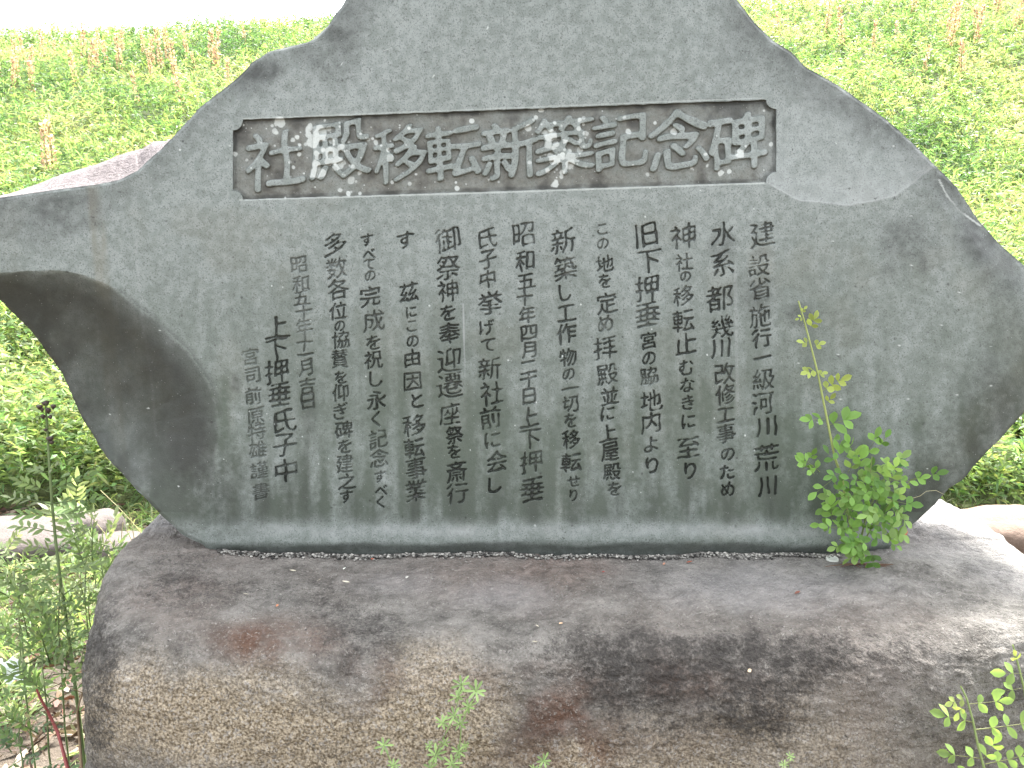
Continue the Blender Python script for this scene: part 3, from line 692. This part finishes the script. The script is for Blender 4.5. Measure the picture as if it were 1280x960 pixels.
# ------------------------------------------------------------------ small-plant builder
class MB:
    def __init__(s): s.v = []; s.f = []; s.c = []
    def tube(s, pts, r0, r1, col, n=6):
        pts = [np.array(p, float) for p in pts]; m = len(pts); ring = []
        for i, p in enumerate(pts):
            t = pts[min(i + 1, m - 1)] - pts[max(i - 1, 0)]; t = t / (np.linalg.norm(t) + 1e-9)
            a = np.cross(t, (0, 0, 1.) if abs(t[2]) < .9 else (1., 0, 0)); a /= np.linalg.norm(a); b = np.cross(t, a)
            r = r0 + (r1 - r0) * i / max(1, m - 1); k0 = len(s.v)
            for k in range(n):
                q = 2 * math.pi * k / n; s.v.append(p + r * (math.cos(q) * a + math.sin(q) * b)); s.c.append(col)
            ring.append(k0)
        for a, b in zip(ring[:-1], ring[1:]):
            for k in range(n): s.f.append((a + k, a + (k + 1) % n, b + (k + 1) % n, b + k))
    def leaf(s, p, d, nrm, L, W, col, shape=(.55, 1, .75), bend=.15, fold=.22, jit=.17):
        p = np.array(p, float); d = np.array(d, float); d /= np.linalg.norm(d) + 1e-9
        nrm = np.array(nrm, float); sd_ = np.cross(d, nrm); sd_ /= np.linalg.norm(sd_) + 1e-9; nrm = np.cross(sd_, d)
        col = np.array(col) * (1 + jit * random.uniform(-1, 1) * 2)
        k0 = len(s.v)
        rows = [(0, .10), (.22, shape[0]), (.50, shape[1]), (.78, shape[2]), (1., .06)]
        for t, w_ in rows:
            m = p + d * L * t - nrm * L * bend * t * t
            e = W * .5 * w_
            for k in (-1, 0, 1):
                s.v.append(m + sd_ * e * k + nrm * abs(k) * e * fold); s.c.append(col * (1.0 if k else .92))
        for i in range(4):
            a = k0 + i * 3
            s.f += [(a, a + 1, a + 4, a + 3), (a + 1, a + 2, a + 5, a + 4)]
    def ball(s, c, r, col, seed=0):
        k0 = len(s.v)
        for i, q in enumerate(OCT):
            s.v.append(np.array(c) + np.array(q) * r * (1 + .25 * math.sin(seed + 2.3 * i))); s.c.append(col)
        for t in OCTF: s.f.append(tuple(k0 + j for j in t))
    def build(s, name, mat, parent=None):
        me = bpy.data.meshes.new(name); me.from_pydata([tuple(q) for q in s.v], [], s.f); me.materials.append(mat)
        a = me.attributes.new('col', 'FLOAT_COLOR', 'POINT'); c4 = np.ones((len(s.v), 4), np.float32); c4[:, :3] = np.clip(np.array(s.c), .005, .9); a.data.foreach_set('color', c4.ravel())
        me.polygons.foreach_set('use_smooth', np.ones(len(me.polygons), bool)); me.update()
        o = bpy.data.objects.new(name, me); COL.objects.link(o)
        if parent is not None: o.parent = parent; o.matrix_parent_inverse = Matrix.Translation(-Vector(parent.location))
        return o
def rv(s=1.): return np.array([random.gauss(0, s) for _ in range(3)])
def pinnate(mb, p, d, nrm, length, pairs, ll, lw, col, stemcol, shape=(.62, 1, .82), ang=1.05):
    """a compound leaf: rachis with paired leaflets and one at the tip"""
    p = np.array(p, float); d = np.array(d, float); d /= np.linalg.norm(d); nrm = np.array(nrm, float); nrm /= np.linalg.norm(nrm)
    sd_ = np.cross(d, nrm); sd_ /= np.linalg.norm(sd_); nrm = np.cross(sd_, d)
    pts = [p + d * length * t - nrm * length * .18 * t * t for t in np.linspace(0, 1, 5)]
    mb.tube(pts, length * .016, length * .008, stemcol, 4)
    for i in range(pairs):
        t = .30 + .58 * i / max(1, pairs - 1) if pairs > 1 else .6
        q = p + d * length * t - nrm * length * .18 * t * t
        for sg in (-1, 1):
            dd = d * math.cos(ang) + sd_ * sg * math.sin(ang) + rv(.12)
            mb.leaf(q, dd, nrm + rv(.28), ll * random.uniform(.8, 1.1), lw * random.uniform(.85, 1.15), col, shape)
    mb.leaf(pts[-1], d + rv(.1), nrm + rv(.2), ll * 1.2, lw * 1.1, col, shape)
def bez(P0, P1, P2, n=10): return [(1 - t) ** 2 * np.array(P0) + 2 * t * (1 - t) * np.array(P1) + t * t * np.array(P2) for t in np.linspace(0, 1, n)]
TOC = lambda p: (CAM - np.array(p)) / np.linalg.norm(CAM - np.array(p))

# ---- wild rose at the slab foot
G1, G2, GY = (.165, .30, .065), (.105, .215, .045), (.33, .40, .10)
SC = (.16, .20, .07)
root = onslab(1072, 688, -.03); root[2] = base_z(root[0], root[1]) - .004
rose = empty('wild_rose', tuple(root), 'young green wild rose with one long thin shoot, growing at the foot of the slab', 'plant')
sh = [(1072, 690), (1062, 650), (1053, 600), (1043, 570), (1036, 535), (1029, 500), (1022, 465), (1013, 430), (1005, 400), (998, 376)]
mb = MB(); spts = [onslab(a, b, -.03 - .012 * math.sin(i * .4)) for i, (a, b) in enumerate(sh)]; spts[0] = root
mb.tube(spts, .0030, .0014, (.24, .28, .09)); mb.build('shoot', M_STEM, rose)
def rose_leaf(px_, py_, ang, length, pairs, ll, col, off=-.05, tilt=.5, dd=None):
    p = onslab(px_, py_, off); a = R(ang)
    d = np.array([math.cos(a), -.15 + random.uniform(-.25, .2), math.sin(a)])
    m = MB(); pinnate(m, p, d, np.array([random.uniform(-.3, .3), -.75, tilt + random.uniform(-.1, .4)]), length, pairs, ll * (1.3 if off > -.045 else 1), ll * (.85 if off > -.045 else .64), col, SC)
    return m.build('leaf', M_LEAF, rose)
for a in ((1000, 392, 50, .010, 1, .006, GY), (1005, 395, 200, .010, 1, .006, GY), (1012, 410, 65, .018, 2, .012, GY), (1016, 432, 20, .010, 1, .010, GY), (1012, 430, 160, .010, 1, .010, GY), (1018, 462, 190, .014, 2, .011, GY), (1022, 468, 10, .008, 1, .009, GY),
          (1026, 490, 40, .042, 3, .014, GY), (1031, 524, 172, .030, 2, .015, G1), (1035, 532, 25, .035, 2, .022, G1), (1038, 545, -35, .028, 2, .016, G1), (1032, 505, 60, .012, 1, .010, GY)):
    rose_leaf(*a[:6], a[6], off=-.04)
stems = [((1078, 640), (1110, 590)), ((1068, 640), (1035, 590)), ((1085, 650), (1140, 600)), ((1082, 660), (1090, 570)), ((1070, 660), (1060, 620))]
for i, (b, c) in enumerate(stems):
    m = MB(); m.tube(bez(root, onslab(*b, -.06), onslab(*c, -.07 - .01 * i)), .0018, .0009, SC); m.build('stem', M_STEM, rose)
spots = [(1025, 590, 150, .040), (1040, 600, 200, .036), (1050, 585, 120, .034), (1060, 590, 60, .034), (1072, 575, 110, .036), (1082, 572, 60, .040), (1095, 565, 80, .032), (1100, 585, 30, .042), (1110, 600, 5, .040), (1120, 605, 25, .044),
         (1138, 600, 20, .046), (1060, 625, 170, .038), (1075, 620, 90, .036), (1090, 615, 40, .038), (1108, 625, -10, .040), (1118, 635, -30, .038), (1068, 645, 140, .036), (1082, 640, 60, .036), (1098, 645, 20, .038), (1110, 655, -20, .034),
         (1055, 660, 170, .034), (1068, 668, 120, .030), (1082, 665, 70, .034), (1096, 668, 10, .034), (1105, 675, -20, .030), (1075, 680, -80, .030), (1085, 684, -95, .032), (1062, 676, 190, .030), (1045, 655, 185, .030), (1045, 625, 230, .026),
         (1080, 605, 160, .030), (1070, 600, 30, .032), (1095, 630, 100, .030), (1078, 655, -30, .030), (1090, 690, -70, .024)]
for _ in range(48):
    t_ = random.random(); b_ = 690 - 105 * t_; a_ = 1078 + random.gauss(0, 16 + 22 * t_)
    spots.append((a_, b_, random.uniform(-40, 220), random.uniform(.022, .036)))
for i, (a, b, an, ln) in enumerate(spots):
    rose_leaf(a, b, an + random.uniform(-15, 15), ln, random.choice((1, 2, 2, 2)), 0.0175 * random.uniform(.8, 1.2), (G1, G1, G2, (.22, .34, .10))[i % 4], off=-.055 - random.uniform(0, .055))
m = MB()
p = onslab(1122, 580, -.05)
for k in range(11): m.leaf(p, rv(1) + np.array([.1, -.6, .3]), rv(.4) + np.array([0, -1, .4]), .022, .0045, (.07, .17, .07))
o = m.build('leaf', M_LEAF, rose)
m = MB(); m.leaf(onslab(1126, 660, -.03), (.2, -.3, -.3), (0, -1, .2), .017, .015, (.42, .14, .08), (.8, 1, .8)); tag(m.build('leaf', M_LEAF, rose), 'withered orange-red leaf')
m = MB(); m.tube([onslab(a, b, -.035 - .02 * (a < 1160)) for a, b in ((1136, 624), (1150, 620), (1158, 614), (1170, 613), (1180, 618))], .0007, .0005, (.26, .24, .14), 4); m.build('tendril', M_STEM, rose)
for i in range(14):
    m = MB(); a = random.uniform(-1, 1)
    m.tube(bez(root + np.array([random.uniform(-.04, .03), -.01, .003]), root + np.array([.04 * a, -.03, .012]), root + np.array([.09 * a + .02, -.05 * random.random(), .002]), 6), .0012, .0006, (.13, .07, .045), 4); m.build('dead_twig', M_STEM, rose)

# ---- cleavers in front of the boulder
def cleaver(name, label, path, whorls, cat='plant', Yp=-.47, base=None):
    t0 = atY(*path[0], Yp); rootp = np.array([t0[0] + .01, Yp - .02, 0])
    e = empty(name, tuple(rootp), label, cat, 'cleavers in front of the boulder')
    pts = [atY(a, b, Yp + .01 * math.sin(a)) for a, b in path]
    m = MB(); m.tube(bez(rootp, (rootp + pts[0]) / 2 + np.array([.015, 0, 0]), pts[0], 6)[:-1] + pts, .0016, .0008, (.18, .25, .09), 5); m.build('stem', M_STEM, e)
    for wx_, wy_, r_, face in whorls:
        p = atY(wx_, wy_, Yp - .005)
        ax = np.array([random.uniform(-.5, .5), -face, 1. - face * .3]); ax /= np.linalg.norm(ax)
        u_ = np.cross(ax, (1., .2, 0)); u_ /= np.linalg.norm(u_); v_ = np.cross(ax, u_)
        m = MB(); n_ = random.choice((7, 8))
        for k in range(n_):
            q = 2 * math.pi * k / n_ + random.uniform(-.15, .15)
            m.leaf(p, u_ * math.cos(q) + v_ * math.sin(q) + ax * .35, ax + rv(.1), r_ * random.uniform(.8, 1.1), r_ * .24, (.21, .31, .115), (.6, .9, 1), .15)
        m.ball(p, .0015, (.2, .3, .1))
        m.build('whorl', M_LEAF, e)
    return e
cleaver('cleavers', 'tallest green cleavers stem with several leaf whorls, before the middle of the boulder', [(533, 975), (545, 942), (558, 915), (568, 895), (574, 870), (577, 855)],
        [(577, 856, .016, .6), (572, 872, .016, .2), (568, 895, .015, .4), (553, 904, .014, .3), (545, 944, .017, .4), (556, 930, .013, .2), (538, 960, .015, .3), (537, 932, .008, .5)])
cleaver('cleavers', 'bushy cleavers stem leaning right behind the tallest one', [(573, 975), (574, 940), (577, 905), (585, 885), (594, 868)],
        [(595, 864, .017, .7), (586, 884, .016, .3), (575, 905, .015, .3), (573, 940, .014, .4), (565, 955, .016, .4), (582, 932, .008, .5)], Yp=-.455)
cleaver('cleavers', 'small cleavers sprout left of the tall cleavers', [(494, 975), (490, 955), (481, 935)], [(480, 932, .015, .6), (492, 957, .013, .4)])
cleaver('cleavers', 'cleavers tip just showing at the bottom edge right of the tall cleavers', [(672, 985), (674, 968), (679, 950)], [(680, 951, .013, .8), (668, 962, .010, .3)])
cleaver('cleavers', 'tiny cleavers tip at the bottom edge below the dark-stained part of the boulder', [(982, 985), (984, 965), (988, 948)], [(988, 946, .008, .7), (980, 956, .008, .3)])

# ---- rose seedlings at the right
def seedling(label, path, lv, Yp):
    p0 = atY(*path[0], Yp); rootp = np.array([p0[0], Yp - .02, 0])
    e = empty('rose_seedling', tuple(rootp), label, 'plant', 'rose seedlings before the right end of the boulder')
    pts = [atY(a, b, Yp) for a, b in path]
    m = MB(); m.tube([rootp, (rootp + pts[0]) / 2 + np.array([.01, -.01, 0])] + pts, .0026, .0012, (.20, .26, .10), 6); m.build('stem', M_STEM, e)
    for a, b, an, ln, pr_, ll in lv:
        q = atY(a, b, Yp - .004); m = MB()
        pinnate(m, q, (math.cos(R(an)), random.uniform(-.4, 0), math.sin(R(an))), (random.uniform(-.2, .2), -.8, .55), ln, pr_, ll, ll * .62, (.21, .32, .085) if ll > .013 else (.26, .32, .10), (.20, .22, .09)); m.build('leaf', M_LEAF, e)
    return e
seedling('bright green rose seedling with paired leaflets before the right end of the boulder', [(1236, 990), (1230, 960), (1222, 930), (1216, 900), (1208, 872), (1201, 858)],
         [(1208, 872, 190, .022, 2, .012), (1212, 880, 20, .040, 2, .017), (1206, 878, -120, .018, 1, .012), (1216, 903, 165, .040, 2, .020), (1220, 912, 15, .075, 3, .019), (1226, 948, 165, .048, 2, .019), (1232, 955, 25, .055, 3, .018), (1228, 950, 60, .03, 2, .017), (1240, 968, 10, .05, 2, .018), (1222, 960, 200, .03, 1, .016)], -.44)
seedling('rose seedling cut by the right edge of the picture', [(1292, 970), (1286, 900), (1280, 860), (1272, 828), (1266, 806)],
         [(1272, 828, 110, .012, 1, .012), (1278, 842, 172, .026, 1, .020), (1279, 860, 190, .026, 1, .018), (1284, 835, 30, .04, 2, .018), (1285, 880, 10, .05, 2, .018)], -.40)

# ---- weeds at the left
def weed(name, label, path, Yp, lv, r0=.004, scol=(.11, .15, .06), group=None, heads=(), red=None):
    p0 = atY(*path[0], Yp); rootp = np.array([p0[0], Yp, 0.])
    e = empty(name, tuple(rootp), label, 'weed', group)
    pts = [atY(a, b, Yp + .02 * math.sin(b * .05)) for a, b in path]
    m = MB(); m.tube(([rootp] if pts[0][2] > .01 else []) + pts, r0, r0 * .45, red or scol, 6); m.build('stem', M_STEM, e)
    for a, b, an, ln, pr_, ll, lw, col in lv:
        q = atY(a, b, Yp - .004 + random.uniform(-.03, .03)); m = MB()
        pinnate(m, q, (math.cos(R(an)), random.uniform(-.6, .4), math.sin(R(an))), (random.uniform(-.4, .4), -.5, .8), ln, pr_, ll, lw, col, scol, (.7, 1, .6), .75); m.build('leaf', M_LEAF, e)
    if heads:
        m = MB()
        for i, (a, b, r_) in enumerate(heads): m.ball(atY(a, b, Yp - .01 + .02 * random.random()), r_, (.045, .03, .022), i)
        tag(m.build('seed_head', M_STEM, e), 'dried blackish seed head')
    return e
GA, GB, GC = (.145, .20, .085), (.11, .175, .06), (.18, .225, .115)
lv = []
for (a, b) in ((60, 590), (61, 615), (63, 630), (65, 645), (68, 665), (70, 690), (74, 715), (78, 745), (82, 770), (86, 800), (92, 830)):
    for sg in (0, 1):
        an = (35 if sg else 145) + random.uniform(-30, 25)
        lv.append((a, b, an, random.uniform(.05, .10) * (1 if b > 610 else .5), 4, random.uniform(.016, .026), random.uniform(.006, .009), random.choice((GA, GB, GC))))
weed('tall_weed', 'tall straight weed with a dried black seed head, left of the boulder', [(100, 905), (92, 840), (84, 780), (76, 730), (70, 680), (65, 630), (61, 570), (58, 520), (57, 504)], .06, lv, .0042,
     heads=[(57, 505, .007), (49, 509, .006), (66, 508, .006), (60, 513, .007), (54, 521, .006), (63, 522, .005), (57, 538, .004), (62, 549, .007), (64, 553, .005), (52, 512, .005)])
def bushy(label, cx, cy0, cy1, Yp, n, spread, col, ll):
    lv = []
    for i in range(n):
        b = random.uniform(cy1, cy0 + (60 if i % 3 == 0 else 0)); a = cx + random.uniform(-spread, spread) * .45
        lv.append((a, b, random.uniform(10, 170), random.uniform(.05, .11), random.choice((3, 4, 5)), ll * random.uniform(.5, .9), ll * .26, col if random.random() < .6 else GB))
    return weed('leafy_weed', label, [(cx + 6, cy0 + 60), (cx + 3, cy0), (cx - 2, (cy0 + cy1) / 2), (cx, cy1)], Yp, lv, .0022, group='leafy weeds left of the boulder')
bushy('pale feathery weed between the tall weed and the boulder, in front', 108, 800, 690, .10, 16, 30, GC, .026)
bushy('feathery weed at the left edge of the picture below the pale flat stone', 25, 800, 730, .02, 18, 50, GA, .028)
bushy('low feathery weed beside the bluish paper scrap', 55, 880, 790, -.08, 18, 50, GB, .026)
bushy('grey-green weed in front of the pale flat stones, behind the tall weed', 115, 700, 640, .55, 14, 60, GC, .045)
bushy('low dark weed at the bottom left corner', 25, 950, 900, -.14, 14, 60, (.09, .15, .07), .024)
bushy('slender feathery weed rising in front of the tall weed', 75, 850, 720, .0, 20, 34, GC, .024)
bushy('weed with pale leaf sprays just left of the boulder shoulder', 128, 735, 665, .30, 14, 34, GA, .030)
bushy('weed with its leaves over the pale flat stone at the left edge', 20, 760, 690, .30, 16, 46, GC, .030)
weed('red_stemmed_weed', 'drooping weed with a thick red stem at the bottom left', [(90, 985), (82, 950), (72, 915), (60, 890), (50, 872), (46, 862)], -.20, [(46, 864, 170, .05, 2, .02, .007, GB), (48, 868, 60, .06, 2, .02, .007, GC), (58, 888, 200, .06, 1, .02, .006, (.22, .20, .09)), (66, 902, -10, .05, 1, .02, .006, (.2, .2, .1))], .0042, red=(.27, .075, .07))
weed('bent_weed', 'small bent brown-stalked weed with lobed leaf tufts against the left side of the boulder', [(104, 990), (100, 930), (97, 890), (100, 875), (103, 867)], -.26, [(103, 866, 60, .055, 1, .012, .008, GA), (103, 866, 78, .045, 1, .012, .008, GA), (114, 835, 80, .035, 2, .012, .006, GA), (120, 820, 25, .025, 2, .010, .005, GA), (108, 840, 120, .02, 1, .012, .007, GA), (103, 866, 130, .05, 1, .014, .006, GB), (97, 905, 160, .05, 1, .006, .003, (.22, .17, .10))], .0032, scol=(.22, .16, .10))
# dry pale grass stalks behind the slab's lower left corner
e = empty('dry_grass', (-1.05, .75, 0), 'thin dry pale grass stalks below the lower left edge of the slab', 'grass')
m = MB()
for i in range(9):
    p = np.array([-1.05 + random.uniform(-.12, .12), .75 + random.uniform(-.1, .1), 0])
    m.tube(bez(p, p + np.array([random.uniform(-.06, .06), 0, .25]), p + np.array([random.uniform(-.25, .12), 0, random.uniform(.35, .55)])), .0022, .0012, (.30, .28, .14), 4)
m.build('stalk', M_STEM, e)
m = MB()
for i in range(60):
    p = np.array([-1.05 + random.uniform(-.2, .16), .75 + random.uniform(-.15, .15), random.uniform(0, .12)])
    m.leaf(p, np.array([random.uniform(-.6, .6), random.uniform(-.4, .4), 1]), rv(1), random.uniform(.12, .28), .007, (.17, .25, .09), (.9, .9, .6), .35)
m.build('blade', M_LEAF, e)

# ------------------------------------------------------------------ stones on the ground
def stone(label, c, r, mat, seed, group=None, cat='stone'):
    n1, n2 = 64, 32
    a = np.linspace(0, 2 * np.pi, n1, endpoint=False); b = np.linspace(-np.pi / 2, np.pi / 2, n2)
    A, B = np.meshgrid(a, b)
    sg = lambda t, p: np.sign(t) * np.abs(t) ** p
    D = np.stack([sg(np.cos(A), .8) * sg(np.cos(B), .7), sg(np.sin(A), .8) * sg(np.cos(B), .7), sg(np.sin(B), .7)], -1)
    V = D * np.array(r); V = V * (1 + .16 * fbm3(V + seed, max(r) * .8, 3, seed) + .04 * fbm3(V + seed, max(r) * .15, 3, seed))[..., None]
    I = np.arange(n1 * n2).reshape(n2, n1); J = np.roll(I, -1, 1)
    o = mesh_np('field_stone', V.reshape(-1, 3), np.stack([I[:-1], J[:-1], J[1:], I[1:]], -1).reshape(-1, 4), None, None, mat)
    o.location = c; return tag(o, label, cat, group)
gs = 'flat stones along the foot of the embankment'
def gp(px_, py_): return atZ(px_, py_, .0)
p = gp(20, 694); stone('wide pale flat stone at the left edge of the picture, largest of the flat stones', (p[0] - .02, p[1], .05), (.36, .16, .075), M_PALE, 3, gs)
p = gp(108, 690); stone('small pale stone half hidden by weeds, right of the widest pale stone', (p[0], p[1] + .05, .05), (.12, .10, .09), M_PALE, 8, gs)
p = gp(150, 700); stone('pale stone low in the grass beside the boulder', (p[0], p[1], .03), (.15, .10, .07), M_PALE, 14, gs)
p = gp(1262, 692); stone('tan stone with an orange-brown face behind the right end of the boulder', (p[0] + .05, p[1] + .05, .05), (.26, .16, .095), M_TANST, 21, gs)

# crumpled scrap at far left
m = MB(); p = atY(14, 838, -.02); N_ = 9
for j in range(N_):
    for i in range(N_):
        uu, vv = i / (N_ - 1) - .5, j / (N_ - 1) - .5
        m.v.append(p + np.array([uu * .04 + .004 * math.sin(7 * vv), .012 * math.sin(9 * uu + 3 * vv) + random.uniform(-.004, .004), vv * .05 + .006 * math.sin(8 * uu)])); m.c.append((.62, .68, .74))
for j in range(N_ - 1):
    for i in range(N_ - 1): a = j * N_ + i; m.f.append((a, a + 1, a + N_ + 1, a + N_))
o = m.build('paper_scrap', leaf_mat('paper', trans=.2)); tag(o, 'crumpled pale bluish paper scrap caught among the weeds at the left edge', 'litter')

# ------------------------------------------------------------------ bits lying on the boulder
def on_base(px_, py_):
    r = rays(px_, py_); h = bvh.ray_cast(Vector(CAM), Vector(r).normalized()); return np.array(h[0]), np.array(h[1])
def debris(px_, py_, L_, W_, ang, col, name, label, cat, group=None, curl=.3):
    p, nn = on_base(px_, py_)
    if nn @ TOC(p) < 0: nn = -nn
    m = MB(); d = np.array([math.cos(R(ang)), math.sin(R(ang)) * .8, 0]); d -= nn * (d @ nn)
    m.leaf(p + nn * .0022 - d / np.linalg.norm(d) * L_ / 2, d, nn, L_, W_, col, (.7, 1, .7), -curl * .3, curl)
    return tag(m.build(name, M_LITTER), label, cat, group)
gd = 'dry leaf bits lying on the boulder'
for a in ((862, 704, .013, .007, 10, (.22, .06, .03), 'dark red dry leaf bit at the slab foot, largest of them, right of centre'),
          (690, 692, .009, .006, 30, (.20, .06, .04), 'small red-brown leaf bit in the mortar line, right of the slab middle'),
          (466, 700, .008, .007, 80, (.33, .08, .04), 'bright red leaf bit below the lower left writing'),
          (530, 695, .006, .005, 40, (.28, .09, .05), 'tiny reddish leaf bit just under the slab, left of centre'),
          (997, 742, .012, .007, 20, (.17, .07, .05), 'brown curled leaf bit on the pale right part of the ledge'),
          (830, 706, .008, .005, 60, (.30, .16, .11), 'pinkish leaf bit left of the dark red one'),
          (754, 716, .006, .004, 10, (.26, .06, .05), 'tiny crimson leaf bit right of the boulder middle'),
          (936, 838, .007, .006, 50, (.52, .40, .28), 'cream leaf bit on the dark face of the boulder'),
          (346, 758, .007, .004, 80, (.42, .18, .10), 'orange-brown leaf bit on the left of the ledge')):
    debris(a[0], a[1], a[2], a[3], a[4], a[5], 'dry_leaf', a[6], 'leaf', gd)
gt = 'pale straw bits lying on the boulder'
for a in ((433, 728, .017, .003, -25, 'pale straw bit, longest of them, below the lower left writing'), (400, 726, .010, .003, 5, 'short straw bit left of the longest one'), (307, 744, .011, .003, 5, 'pale straw bit near the left end of the ledge'),
          (366, 714, .012, .003, 5, 'thin straw bit under the lower left end of the slab'), (672, 784, .013, .002, 110, 'thin upright straw bit near the middle of the boulder'), (668, 802, .010, .002, -10, 'curved straw bit below the upright one')):
    debris(a[0], a[1], a[2], a[3], a[4], (.50, .46, .36), 'straw_bit', a[5], 'straw', gt)
gk = 'bright petal flecks on the boulder'
for a in ((701, 781, 'orange-white petal fleck near the middle of the boulder', (.70, .48, .30)), (509, 723, 'round white petal fleck left of the boulder middle', (.7, .68, .62)), (431, 712, 'white petal fleck below the slab foot at left', (.6, .62, .55))):
    debris(a[0], a[1], .008, .006, random.uniform(0, 90), a[3], 'petal', a[2], 'petal', gk)
p, nn = on_base(1040, 700)
bpy_m = MB(); a_ = np.linspace(0, 2 * np.pi, 28, endpoint=False)
nn = np.array([0, -.1, 1.]); nn /= np.linalg.norm(nn); e1 = np.array([1., 0, 0]); e2 = np.cross(nn, e1)
for r_, h_ in ((.0, .0042), (.0085, .0042), (.0105, .0046), (.0118, .0044), (.0122, .0035), (.0122, .0005)):
    for t in a_: bpy_m.v.append(p + nn * h_ + r_ * (math.cos(t) * e1 + math.sin(t) * e2)); bpy_m.c.append((.36, .38, .34) if r_ < .010 else (.46, .47, .43))
for k in range(5):
    for i in range(28): j = (i + 1) % 28; bpy_m.f.append((k * 28 + i, (k + 1) * 28 + i, (k + 1) * 28 + j, k * 28 + j))
tag(bpy_m.build('coin', M_STEM), 'pale round coin lying on the boulder ledge just left of the rose foot', 'coin')

# ------------------------------------------------------------------ sorrel spikes on the bank
def on_bank(px_, py_):
    r = rays(px_, py_); t = np.linspace(3.2, 18, 700)[:, None]; q = CAM + r * t
    k = np.argmax(q[:, 2] < levee_z(q[:, 0], q[:, 1]))
    return q[k] if k else None
protos = []
for k in range(3):
    m = MB(); m.tube([(0, 0, 0), (.01, 0, .35), (.0, 0, .75)], .006, .003, (.24, .20, .11), 5)
    for i in range(150):
        z = random.uniform(.28, .80); rr = .055 * (1 - ((z - .28) / .56) ** 1.6) + .008; a = random.uniform(0, 6.28)
        m.leaf((rr * .35 * math.cos(a), rr * .35 * math.sin(a), z), (math.cos(a), math.sin(a), .9), rv(1), random.uniform(.022, .045), .020, random.choice(((.40, .28, .24), (.45, .34, .29), (.36, .21, .18), (.36, .32, .22))), (.8, 1, .8))
    me = m.build('sorrel', M_MEADOW)
    protos.append(me.data); bpy.data.objects.remove(me)
SOR = [(4, 110), (8, 88), (16, 118), (22, 105), (40, 108), (42, 122), (30, 80), (105, 82), (108, 98), (119, 78), (124, 92), (150, 78), (152, 90), (138, 85), (181, 70), (191, 85), (205, 90), (215, 82), (222, 95), (238, 75), (262, 82), (266, 96), (272, 76), (280, 112), (195, 100), (55, 78), (68, 76), (130, 62), (100, 110), (176, 130), (60, 230), (70, 222), (230, 130), (250, 92), (310, 60),
       (978, 42), (1032, 42), (1055, 58), (1090, 62), (1120, 52), (1180, 56), (1184, 66), (1190, 50), (1216, 58), (1222, 50), (1240, 20), (1252, 18), (1270, 45), (1278, 40), (1142, 22), (1205, 100), (1150, 95)]
for i, (a, b) in enumerate(SOR):
    q = on_bank(a, b + 10)
    if q is None: continue
    o = bpy.data.objects.new('sorrel', protos[i % 3]); COL.objects.link(o)
    q[2] = levee_z(q[0:1], q[1:2])[0] - .12
    o.location = q; o.rotation_euler = (random.uniform(-.15, .15), random.uniform(-.15, .15), random.uniform(0, 6.28)); s_ = random.uniform(.55, .95); o.scale = (s_, s_, s_ * random.uniform(.85, 1.1))
    tag(o, 'pinkish-brown sorrel seed spike rising from the green embankment', 'sorrel', 'sorrel spikes on the embankment')
